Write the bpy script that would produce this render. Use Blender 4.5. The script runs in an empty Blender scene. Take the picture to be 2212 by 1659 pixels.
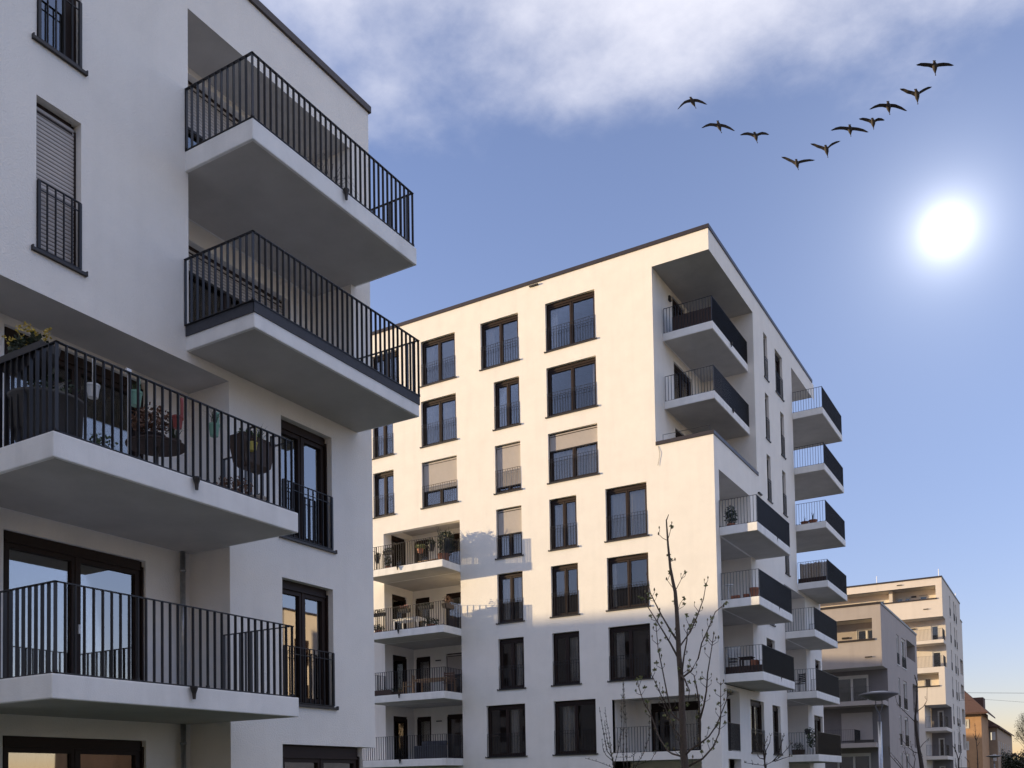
import bpy, math, random
from math import radians, sin, cos, pi, atan2, sqrt
from mathutils import Vector, Matrix
random.seed(7)
S = bpy.context.scene
COL = S.collection

# ------------------------------------------------------------------ camera
YAW, PITCH, ROLL, CAMZ = 0.530995, 0.0403292, -0.0172639, 1.6
def cam_axes():
    c, s, cp, sp, cr, sr = cos(YAW), sin(YAW), cos(PITCH), sin(PITCH), cos(ROLL), sin(ROLL)
    fw = Vector((-s*cp, c*cp, sp)); rt = Vector((c, s, 0)); up = rt.cross(fw)
    return cr*rt + sr*up, -sr*rt + cr*up, fw
_rt, _up, _fw = cam_axes()
cam = bpy.data.cameras.new('camera')
cam.sensor_width = 36.0; cam.sensor_fit = 'HORIZONTAL'
cam.lens = 36.0*2065.77/2212.0
cam.shift_y = (1613.36 - 829.5)/2212.0
cam.clip_start = 0.1; cam.clip_end = 3000
camo = bpy.data.objects.new('camera', cam); COL.objects.link(camo)
camo.matrix_world = Matrix(((_rt.x, _up.x, -_fw.x, 0), (_rt.y, _up.y, -_fw.y, 0), (_rt.z, _up.z, -_fw.z, CAMZ), (0, 0, 0, 1)))
S.camera = camo

# ------------------------------------------------------------------ light, sky, exposure
SUNV = Vector((-3.82, -1.45, 0.40)).normalized()      # towards the low evening sun
SUN_EL = math.asin(SUNV.z); SUN_ROT = atan2(SUNV.x, SUNV.y)
sl = bpy.data.lights.new('sun', 'SUN'); sl.energy = 4.5; sl.angle = radians(0.55); sl.color = (1.0, 0.76, 0.43)
so = bpy.data.objects.new('sun', sl); COL.objects.link(so)
so.rotation_euler = SUNV.to_track_quat('Z', 'Y').to_euler()
W = bpy.data.worlds.new('World'); S.world = W; W.use_nodes = True
nt = W.node_tree; N = nt.nodes; Lk = nt.links; N.clear()
def wn(t, **k):
    n = N.new(t)
    for a, b in k.items(): setattr(n, a, b)
    return n
def wmath(op, a, b=None, c=None, clamp=False):
    n = wn('ShaderNodeMath', operation=op); n.use_clamp = clamp
    for i, v in enumerate((a, b, c)):
        if v is None: continue
        if isinstance(v, (int, float)): n.inputs[i].default_value = v
        else: Lk.new(v, n.inputs[i])
    return n.outputs[0]
def wmix(f, a, b, typ='MIX'):
    n = wn('ShaderNodeMix', data_type='RGBA', blend_type=typ)
    for i, v in ((0, f), (6, a), (7, b)):
        if isinstance(v, (int, float)): n.inputs[i].default_value = v
        elif isinstance(v, tuple): n.inputs[i].default_value = (*v, 1)
        else: Lk.new(v, n.inputs[i])
    return n.outputs[2]
sky = wn('ShaderNodeTexSky', sky_type='NISHITA', sun_disc=False)
sky.sun_elevation = SUN_EL; sky.sun_rotation = SUN_ROT
sky.air_density = 1.0; sky.dust_density = 0.25; sky.ozone_density = 1.6; sky.altitude = 200
tc = wn('ShaderNodeTexCoord'); sep = wn('ShaderNodeSeparateXYZ'); Lk.new(tc.outputs['Generated'], sep.inputs[0])
dx, dy, dz = sep.outputs
SKYGAIN = (2.36, 1.94, 2.40)
skyc = wmix(1.0, sky.outputs[0], SKYGAIN, 'MULTIPLY')
lowf = wn('ShaderNodeMapRange', interpolation_type='SMOOTHSTEP'); Lk.new(dz, lowf.inputs[0])      # thicker, duller air low down all round
for i, v in ((1, 0.0), (2, 0.48), (3, 0.72), (4, 1.0)): lowf.inputs[i].default_value = v
lc = wn('ShaderNodeCombineColor')
Lk.new(wmath('MULTIPLY_ADD', lowf.outputs[0], 1.16, -0.16), lc.inputs[0]); Lk.new(lowf.outputs[0], lc.inputs[1]); Lk.new(wmath('MULTIPLY_ADD', lowf.outputs[0], 0.55, 0.45), lc.inputs[2])
skyc = wmix(1.0, skyc, lc.outputs[0], 'MULTIPLY')
# high cloud sheet in perspective, thickened overhead out of view for more soft light
den = wmath('ADD', wmath('MAXIMUM', dz, 0.02), 0.12)
cx_ = wmath('DIVIDE', dx, den); cy_ = wmath('DIVIDE', dy, den)
cmb = wn('ShaderNodeCombineXYZ'); Lk.new(cx_, cmb.inputs[0]); Lk.new(cy_, cmb.inputs[1]); cmb.inputs[2].default_value = 20.9
nz1 = wn('ShaderNodeTexNoise'); nz1.inputs['Scale'].default_value = 2.7; nz1.inputs['Detail'].default_value = 7; nz1.inputs['Roughness'].default_value = 0.52; nz1.inputs['Distortion'].default_value = 0.25
nz2 = wn('ShaderNodeTexNoise'); nz2.inputs['Scale'].default_value = 5.5; nz2.inputs['Detail'].default_value = 8; nz2.inputs['Roughness'].default_value = 0.6
Lk.new(cmb.outputs[0], nz1.inputs['Vector']); Lk.new(cmb.outputs[0], nz2.inputs['Vector'])
mr = wn('ShaderNodeMapRange', interpolation_type='SMOOTHSTEP'); Lk.new(dz, mr.inputs[0])
for i, v in ((1, 0.47), (2, 0.77), (3, -0.26), (4, 0.46)): mr.inputs[i].default_value = v
cl = wmath('ADD', wmath('ADD', wmath('MULTIPLY', nz1.outputs[0], 0.60), wmath('MULTIPLY', nz2.outputs[0], 0.40)), mr.outputs[0])
mr2 = wn('ShaderNodeMapRange', interpolation_type='SMOOTHSTEP'); Lk.new(cl, mr2.inputs[0])
for i, v in ((1, 0.44), (2, 0.84), (3, 0.0), (4, 0.86)): mr2.inputs[i].default_value = v
CLOUD = (6.3, 6.25, 6.8)
skyc = wmix(mr2.outputs[0], skyc, CLOUD)
# the sun veiled by thin air, as seen over the far roofs
sd = Vector((-0.07773, 0.880545, 0.467544)).normalized()
dt = wn('ShaderNodeVectorMath', operation='DOT_PRODUCT'); Lk.new(tc.outputs['Generated'], dt.inputs[0]); dt.inputs[1].default_value = sd
ang = wmath('ARCCOSINE', wmath('MINIMUM', dt.outputs['Value'], 1.0))
def fall(amp, w): return wmath('MULTIPLY', wmath('POWER', 2.718, wmath('MULTIPLY', wmath('DIVIDE', ang, w), -1.0)), amp)
glow = wmath('ADD', wmath('ADD', fall(13.0, 0.0125), fall(2.4, 0.045)), fall(0.4, 0.16))
gc = wn('ShaderNodeCombineColor');
for i in range(3): Lk.new(glow, gc.inputs[i])
add = wmix(1.0, skyc, gc.outputs[0], 'ADD')
bg = wn('ShaderNodeBackground'); bg.inputs[1].default_value = 0.10; Lk.new(add, bg.inputs[0])
wo = wn('ShaderNodeOutputWorld'); Lk.new(bg.outputs[0], wo.inputs[0])
S.view_settings.view_transform = 'Standard'; S.view_settings.look = 'None'
S.view_settings.exposure = 0.80; S.view_settings.gamma = 1.0; S.view_settings.use_curve_mapping = False
S.render.engine = 'CYCLES'
S.cycles.max_bounces = 8; S.cycles.diffuse_bounces = 4; S.cycles.glossy_bounces = 4; S.cycles.transparent_max_bounces = 16

# ------------------------------------------------------------------ materials
MATS = {}
def mat(name, col, rough=0.6, metal=0.0, noise=0.0, nscale=8.0, bump=0.0, bscale=60.0, spec=0.5, alpha=None, stain=0.0):
    if name in MATS: return MATS[name]
    m = bpy.data.materials.new(name); m.use_nodes = True; t = m.node_tree; b = t.nodes['Principled BSDF']
    b.inputs['Base Color'].default_value = (*col, 1); b.inputs['Roughness'].default_value = rough; b.inputs['Metallic'].default_value = metal
    b.inputs['Specular IOR Level'].default_value = spec
    g = t.nodes.new('ShaderNodeNewGeometry')
    if noise > 0:
        n = t.nodes.new('ShaderNodeTexNoise'); n.inputs['Scale'].default_value = nscale; n.inputs['Detail'].default_value = 8; n.inputs['Roughness'].default_value = 0.62
        t.links.new(g.outputs['Position'], n.inputs['Vector'])
        r = t.nodes.new('ShaderNodeMapRange'); t.links.new(n.outputs[0], r.inputs[0])
        for i, v in ((1, 0.3), (2, 0.7), (3, 1-noise), (4, 1+noise*0.4)): r.inputs[i].default_value = v
        mx = t.nodes.new('ShaderNodeMix'); mx.data_type = 'RGBA'; mx.blend_type = 'MULTIPLY'; mx.inputs[0].default_value = 1
        mx.inputs[6].default_value = (*col, 1); t.links.new(r.outputs[0], mx.inputs[7]); out = mx.outputs[2]
        if stain > 0:   # rain streaks: noise stretched down the wall
            mp = t.nodes.new('ShaderNodeMapping'); mp.inputs['Scale'].default_value = (1.6, 1.6, 0.13); t.links.new(g.outputs['Position'], mp.inputs[0])
            n2 = t.nodes.new('ShaderNodeTexNoise'); n2.inputs['Scale'].default_value = 1.7; n2.inputs['Detail'].default_value = 6; t.links.new(mp.outputs[0], n2.inputs['Vector'])
            r2 = t.nodes.new('ShaderNodeMapRange'); t.links.new(n2.outputs[0], r2.inputs[0])
            for i, v in ((1, 0.48), (2, 0.72), (3, 1.0), (4, 1-stain)): r2.inputs[i].default_value = v
            m2 = t.nodes.new('ShaderNodeMix'); m2.data_type = 'RGBA'; m2.blend_type = 'MULTIPLY'; m2.inputs[0].default_value = 1
            t.links.new(out, m2.inputs[6]); t.links.new(r2.outputs[0], m2.inputs[7]); out = m2.outputs[2]
        t.links.new(out, b.inputs['Base Color'])
    if bump > 0:
        n = t.nodes.new('ShaderNodeTexNoise'); n.inputs['Scale'].default_value = bscale; n.inputs['Detail'].default_value = 4
        t.links.new(g.outputs['Position'], n.inputs['Vector'])
        bm = t.nodes.new('ShaderNodeBump'); bm.inputs['Strength'].default_value = bump; bm.inputs['Distance'].default_value = 0.01
        t.links.new(n.outputs[0], bm.inputs['Height']); t.links.new(bm.outputs[0], b.inputs['Normal'])
    MATS[name] = m; return m
STUC = mat('white_render', (0.82, 0.785, 0.74), 0.9, noise=0.05, nscale=1.3, bump=1.0, bscale=38, spec=0.2, stain=0.035)
STUCG = mat('greige_render', (0.40, 0.355, 0.335), 0.9, noise=0.06, nscale=1.0, bump=0.3, bscale=30, spec=0.2, stain=0.06)
STUCD = mat('cream_render', (0.66, 0.60, 0.54), 0.9, noise=0.05, nscale=1.0, bump=0.3, bscale=30, spec=0.2, stain=0.05)
STUCK = mat('shade_grey_render', (0.22, 0.205, 0.205), 0.9, noise=0.08, nscale=1.0, bump=0.3, bscale=30, spec=0.2, stain=0.06)  # darkened tone: holds the recess shade of the far blocks in its colour
OCHRE = mat('ochre_render', (0.50, 0.30, 0.17), 0.9, noise=0.12, nscale=1.5, bump=0.3, bscale=20, spec=0.2, stain=0.1)
TAN = mat('tan_render', (0.40, 0.30, 0.22), 0.9, noise=0.12, nscale=1.5, bump=0.3, bscale=20, spec=0.2)
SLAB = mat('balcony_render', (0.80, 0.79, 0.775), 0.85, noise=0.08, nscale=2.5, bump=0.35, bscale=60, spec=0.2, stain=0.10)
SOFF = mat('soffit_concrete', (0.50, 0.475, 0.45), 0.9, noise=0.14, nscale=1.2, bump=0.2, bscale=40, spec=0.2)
DARK = mat('dark_bronze_metal', (0.030, 0.025, 0.024), 0.45, 0.2, noise=0.15, nscale=6)
RAILM = mat('anthracite_railing', (0.022, 0.021, 0.024), 0.42, 0.3, noise=0.15, nscale=9)
COPE = mat('brown_coping_metal', (0.06, 0.048, 0.045), 0.4, 0.5, noise=0.15, nscale=3)
FRAMEB = mat('brown_window_frame', (0.024, 0.013, 0.010), 0.55, noise=0.15, nscale=5, spec=0.25)
FRAMEW = mat('pale_window_frame', (0.62, 0.60, 0.57), 0.5, noise=0.05)
SHUT = mat('roller_shutter_slat', (0.44, 0.40, 0.375), 0.5, noise=0.05, nscale=4)
ZINC = mat('zinc_pipe', (0.42, 0.43, 0.44), 0.35, 0.9, noise=0.2, nscale=14)
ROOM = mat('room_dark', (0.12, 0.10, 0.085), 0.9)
CURT = mat('curtain_cloth', (0.80, 0.78, 0.75), 0.9, noise=0.06)
WOOD = mat('wood_brown', (0.16, 0.075, 0.035), 0.55, noise=0.3, nscale=12)
WOODL = mat('wood_pale', (0.42, 0.27, 0.15), 0.55, noise=0.3, nscale=12)
TERRA = mat('terracotta', (0.30, 0.12, 0.07), 0.8, noise=0.15, nscale=20)
PLGREEN = mat('mint_green_enamel', (0.22, 0.42, 0.32), 0.45, noise=0.06)
PLWHITE = mat('white_enamel', (0.72, 0.72, 0.72), 0.4, noise=0.04)
PLRED = mat('red_enamel', (0.32, 0.06, 0.05), 0.5, noise=0.08)
PLYEL = mat('yellow_enamel', (0.58, 0.50, 0.12), 0.5, noise=0.06)
PLBLK = mat('black_plastic', (0.03, 0.027, 0.027), 0.55, noise=0.2, nscale=20)
PLBRN = mat('brown_plastic', (0.07, 0.045, 0.035), 0.6, noise=0.2, nscale=20)
BLUE = mat('blue_plastic', (0.03, 0.13, 0.33), 0.5, noise=0.1)
CLAY = mat('pale_clay', (0.42, 0.37, 0.32), 0.8, noise=0.15, nscale=15)
LEAF = mat('leaf_green', (0.055, 0.085, 0.03), 0.6, noise=0.5, nscale=30)
LEAFD = mat('leaf_dark', (0.03, 0.045, 0.02), 0.6, noise=0.5, nscale=30)
LEAFR = mat('leaf_reddish', (0.16, 0.08, 0.045), 0.7, noise=0.4, nscale=30)
LEAFS = mat('leaf_spring', (0.16, 0.19, 0.06), 0.6, noise=0.4, nscale=30)
FLOW = mat('yellow_petal', (0.45, 0.33, 0.05), 0.6)
FLOWP = mat('pink_petal', (0.60, 0.28, 0.22), 0.6)
BARK = mat('bark', (0.085, 0.062, 0.048), 0.9, noise=0.4, nscale=25, bump=0.6, bscale=60)
BARKD = mat('bark_dark', (0.05, 0.038, 0.032), 0.9, noise=0.4, nscale=25, bump=0.6, bscale=60)
BUD = mat('bud_scales', (0.13, 0.11, 0.05), 0.8, noise=0.4, nscale=60)
ROOFT = mat('roof_tile', (0.10, 0.05, 0.038), 0.85, noise=0.3, nscale=6, bump=0.5, bscale=14)
ASPH = mat('asphalt', (0.05, 0.05, 0.052), 0.9, noise=0.3, nscale=5, bump=0.4)
PAVE = mat('pavement', (0.22, 0.21, 0.20), 0.9, noise=0.2, nscale=3, bump=0.3)
GRASS = mat('lawn', (0.06, 0.08, 0.03), 0.9, noise=0.4, nscale=3, bump=0.5)
FEATH = mat('dark_feathers', (0.028, 0.023, 0.02), 0.85, noise=0.2, nscale=20)
REED = mat('reed_cane', (0.33, 0.25, 0.17), 0.8, noise=0.4, nscale=30)
SHADE = mat('dark_fabric', (0.05, 0.032, 0.028), 0.85, noise=0.2, nscale=12)
SLATE = mat('slate_fabric', (0.05, 0.053, 0.065), 0.8, noise=0.2, nscale=12)
LAMPW = mat('lamp_reflector', (0.5, 0.5, 0.5), 0.4, 0.4, noise=0.05)
LAMPD = mat('lamp_dark', (0.12, 0.12, 0.13), 0.5, 0.3, noise=0.1)
def glass_mat(name, tint, base, gain):
    m = bpy.data.materials.new(name); m.use_nodes = True; t = m.node_tree; t.nodes.clear()
    o = t.nodes.new('ShaderNodeOutputMaterial'); mx = t.nodes.new('ShaderNodeMixShader'); tr = t.nodes.new('ShaderNodeBsdfTransparent'); gl = t.nodes.new('ShaderNodeBsdfGlossy')
    tr.inputs[0].default_value = (*tint, 1); gl.inputs['Roughness'].default_value = 0.015; gl.inputs[0].default_value = (1, 0.97, 0.93, 1)
    fr = t.nodes.new('ShaderNodeFresnel'); fr.inputs[0].default_value = 1.65
    ma = t.nodes.new('ShaderNodeMath'); ma.operation = 'MULTIPLY_ADD'; ma.use_clamp = True; ma.inputs[1].default_value = gain; ma.inputs[2].default_value = base
    g = t.nodes.new('ShaderNodeNewGeometry'); n = t.nodes.new('ShaderNodeTexNoise'); n.inputs['Scale'].default_value = 1.1; n.inputs['Detail'].default_value = 1
    t.links.new(g.outputs['Position'], n.inputs['Vector'])
    b = t.nodes.new('ShaderNodeBump'); b.inputs['Strength'].default_value = 0.02; b.inputs['Distance'].default_value = 0.02; t.links.new(n.outputs[0], b.inputs['Height'])
    t.links.new(b.outputs[0], gl.inputs['Normal'])
    t.links.new(fr.outputs[0], ma.inputs[0]); t.links.new(ma.outputs[0], mx.inputs[0]); t.links.new(tr.outputs[0], mx.inputs[1]); t.links.new(gl.outputs[0], mx.inputs[2]); t.links.new(mx.outputs[0], o.inputs[0])
    return m
GLASS = glass_mat('window_glass', (0.78, 0.78, 0.78), 0.03, 0.80)
GLASSN = glass_mat('clear_window_glass', (0.55, 0.57, 0.60), 0.20, 1.15)

# ------------------------------------------------------------------ mesh helpers
class MB:
    def __init__(s): s.v = []; s.f = []; s.sm = False
    def quad(s, a, b, c, d):
        i = len(s.v); s.v += [a, b, c, d]; s.f.append((i, i+1, i+2, i+3)); return s
    def tri(s, a, b, c):
        i = len(s.v); s.v += [a, b, c]; s.f.append((i, i+1, i+2)); return s
    def box(s, x0, x1, y0, y1, z0, z1):
        i = len(s.v)
        s.v += [(x0,y0,z0),(x1,y0,z0),(x1,y1,z0),(x0,y1,z0),(x0,y0,z1),(x1,y0,z1),(x1,y1,z1),(x0,y1,z1)]
        s.f += [tuple(i+k for k in q) for q in ((0,3,2,1),(4,5,6,7),(0,1,5,4),(1,2,6,5),(2,3,7,6),(3,0,4,7))]
        return s
    def pbox(s, pl, u0, u1, v0, v1, z0, z1):
        a = pl.pt(u0, v0, z0); b = pl.pt(u1, v1, z1)
        return s.box(min(a[0],b[0]), max(a[0],b[0]), min(a[1],b[1]), max(a[1],b[1]), min(z0,z1), max(z0,z1))
    def tube(s, pts, rad, n=6, cap=True):
        P = [Vector(p) for p in pts]
        if not hasattr(rad, '__len__'): rad = [rad]*len(P)
        base = len(s.v); ref = Vector((0.31, 0.17, 0.93))
        for k, p in enumerate(P):
            t = (P[min(k+1, len(P)-1)] - P[max(k-1, 0)])
            t = t.normalized() if t.length > 1e-9 else Vector((0, 0, 1))
            if abs(t.dot(ref)) > 0.97: ref = Vector((1, 0, 0))
            a = t.cross(ref).normalized(); b = t.cross(a)
            for j in range(n):
                th = 2*pi*j/n; q = p + a*(rad[k]*cos(th)) + b*(rad[k]*sin(th)); s.v.append(tuple(q))
        for k in range(len(P)-1):
            for j in range(n):
                s.f.append((base+k*n+j, base+k*n+(j+1) % n, base+(k+1)*n+(j+1) % n, base+(k+1)*n+j))
        if cap:
            s.f.append(tuple(base+j for j in range(n))[::-1]); s.f.append(tuple(base+(len(P)-1)*n+j for j in range(n)))
        return s
    def lathe(s, c, prof, n=20, sx=1, sy=1):
        base = len(s.v)
        for r, z in prof:
            for j in range(n):
                th = 2*pi*j/n; s.v.append((c[0]+r*cos(th)*sx, c[1]+r*sin(th)*sy, c[2]+z))
        for k in range(len(prof)-1):
            for j in range(n):
                s.f.append((base+k*n+j, base+k*n+(j+1) % n, base+(k+1)*n+(j+1) % n, base+(k+1)*n+j))
        return s
    def build(s, name, m, parent=None, smooth=False, bevel=0, sub=0):
        org = ORG[parent.name] if parent else Vector((0, 0, 0))
        me = bpy.data.meshes.new(name); me.from_pydata([(v[0]-org.x, v[1]-org.y, v[2]-org.z) for v in s.v], [], s.f)
        me.materials.append(m); me.update()
        if smooth:
            me.polygons.foreach_set('use_smooth', [True]*len(me.polygons))
        o = bpy.data.objects.new(name, me); COL.objects.link(o)
        if parent: o.parent = parent
        ORG[o.name] = org
        if bevel:
            b = o.modifiers.new('bevel', 'BEVEL'); b.width = bevel; b.segments = 2; b.limit_method = 'ANGLE'
        if sub:
            b = o.modifiers.new('sub', 'SUBSURF'); b.levels = sub; b.render_levels = sub
        return o
ORG = {}
class Sheets(MB):
    """loose sheets, each built as an object of its own"""
    def build(s, name, m, parent=None, **k):
        for f in s.f:
            q = MB(); q.v = [s.v[i] for i in f]; q.f = [tuple(range(len(f)))]; q.build(name, m, parent, **k)
def thing(name, label, cat, loc, group=None):
    o = bpy.data.objects.new(name, None); COL.objects.link(o); o.location = loc; o.empty_display_size = 0.3
    o['label'] = label; o['category'] = cat
    if group: o['group'] = group
    ORG[o.name] = Vector(loc); return o
def tag(o, label, cat, group=None):
    o['label'] = label; o['category'] = cat
    if group: o['group'] = group
    return o
def struct(o): o['kind'] = 'structure'; return o
def inst(name, me, parent, loc, rz=0):
    o = bpy.data.objects.new(name, me); COL.objects.link(o); o.parent = parent
    o.location = Vector(loc) - ORG[parent.name]; o.rotation_euler = (0, 0, rz); ORG[o.name] = Vector(loc); return o
class Pl:
    """vertical facade plane: 'A' faces -Y at y=c (u = x), 'B' faces +X at x=c (u = y); v is the distance out of the wall"""
    def __init__(s, k, c): s.k = k; s.c = c
    def pt(s, u, v, z): return (u, s.c - v, z) if s.k == 'A' else (s.c + v, u, z)
def wallgrid(mb, pl, u0, u1, z0, z1, holes=(), depth=0.3, v=0.0):
    """rectangular wall sheet with rectangular holes; holes are (u0,u1,z0,z1[,depth]); depth 0 = no reveal"""
    us = sorted(set([u0, u1] + [min(max(h[i], u0), u1) for h in holes for i in (0, 1)]))
    zs = sorted(set([z0, z1] + [min(max(h[i], z0), z1) for h in holes for i in (2, 3)]))
    for a, b in zip(us, us[1:]):
        for c, d in zip(zs, zs[1:]):
            um, zm = (a+b)/2, (c+d)/2
            if any(h[0] < um < h[1] and h[2] < zm < h[3] for h in holes): continue
            mb.quad(pl.pt(a, v, c), pl.pt(b, v, c), pl.pt(b, v, d), pl.pt(a, v, d))
    for h in holes:
        dd = h[4] if len(h) > 4 else depth
        if not dd: continue
        a, b, c, d = h[:4]; w = v-dd
        mb.quad(pl.pt(a, v, c), pl.pt(a, w, c), pl.pt(a, w, d), pl.pt(a, v, d))
        mb.quad(pl.pt(b, v, c), pl.pt(b, w, c), pl.pt(b, w, d), pl.pt(b, v, d))
        mb.quad(pl.pt(a, v, d), pl.pt(b, v, d), pl.pt(b, w, d), pl.pt(a, w, d))
        mb.quad(pl.pt(a, v, c), pl.pt(b, v, c), pl.pt(b, w, c), pl.pt(a, w, c))

# ---- railings: flat bars set edge-on, a flat top rail and a bottom rail
_bars = {}
def bar_mesh(h, along, w=0.045, t=0.012):
    k = (round(h, 3), along, w)
    if k not in _bars:
        m = MB()
        if along == 'x': m.box(-t/2, t/2, -w/2, w/2, 0, h)
        else: m.box(-w/2, w/2, -t/2, t/2, 0, h)
        me = bpy.data.meshes.new('bar'); me.from_pydata(m.v, [], m.f); me.materials.append(RAILM); me.update(); _bars[k] = me
    return _bars[k]
def railing(parent, path, z0, z1, pitch=0.13, single=False, w=0.045, name='railing', extra_posts=True, midrail=False, t=0.010):
    fr = MB(); bars = []
    for (a, b) in zip(path, path[1:]):
        al = 'x' if abs(a[0]-b[0]) > abs(a[1]-b[1]) else 'y'
        L = abs(a[0]-b[0]) + abs(a[1]-b[1]); n = max(1, round(L/pitch))
        x0, x1 = sorted((a[0], b[0])); y0, y1 = sorted((a[1], b[1])); hw = w/2
        if al == 'x': fr.box(x0-hw, x1+hw, y0-hw, y0+hw, z1-0.012, z1).box(x0-hw, x1+hw, y0-hw, y0+hw, z0+0.006, z0+0.018)
        else: fr.box(x0-hw, x0+hw, y0-hw, y1+hw, z1-0.0125, z1-0.0005).box(x0-hw, x0+hw, y0-hw, y1+hw, z0+0.0055, z0+0.0175)
        if midrail:
            zz = z0+(z1-z0)*0.86
            if al == 'x': fr.box(x0, x1, y0-0.008, y0+0.008, zz, zz+0.012)
            else: fr.box(x0-0.008, x0+0.008, y0, y1, zz, zz+0.012)
        for i in range(n+1):
            f = i/n; bars.append((a[0]+(b[0]-a[0])*f, a[1]+(b[1]-a[1])*f, al, i in (0, n) or i % 9 == 0))
        # brackets down onto the slab
        if extra_posts:
            for i in range(0, n+1, 9):
                f = i/n; x = a[0]+(b[0]-a[0])*f; y = a[1]+(b[1]-a[1])*f
                fr.box(x-0.02, x+0.02, y-0.02, y+0.02, z0-0.002, z0+0.045)
    seen = set(); bb = []
    for x, y, al, po in bars:
        k = (round(x, 2), round(y, 2))
        if k in seen: continue
        seen.add(k); bb.append((x, y, al))
    if not single:
        for x, y, al in bb:
            if al == 'x': fr.box(x-t/2, x+t/2, y-w/2, y+w/2, z0+0.017, z1-0.011)
            else: fr.box(x-w/2, x+w/2, y-t/2, y+t/2, z0+0.017, z1-0.011)
    if single:      # end posts tie the rails together
        for x, y in (path[0], path[-1]): fr.box(x-0.02, x+0.02, y-0.02, y+0.02, z0+0.008, z1-0.013)
    o = fr.build(name, RAILM, parent)
    if single:
        for x, y, al in bb: inst('bar', bar_mesh(z1-z0-0.029, al, w), o, (x, y, z0+0.017))
    return o

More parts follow.
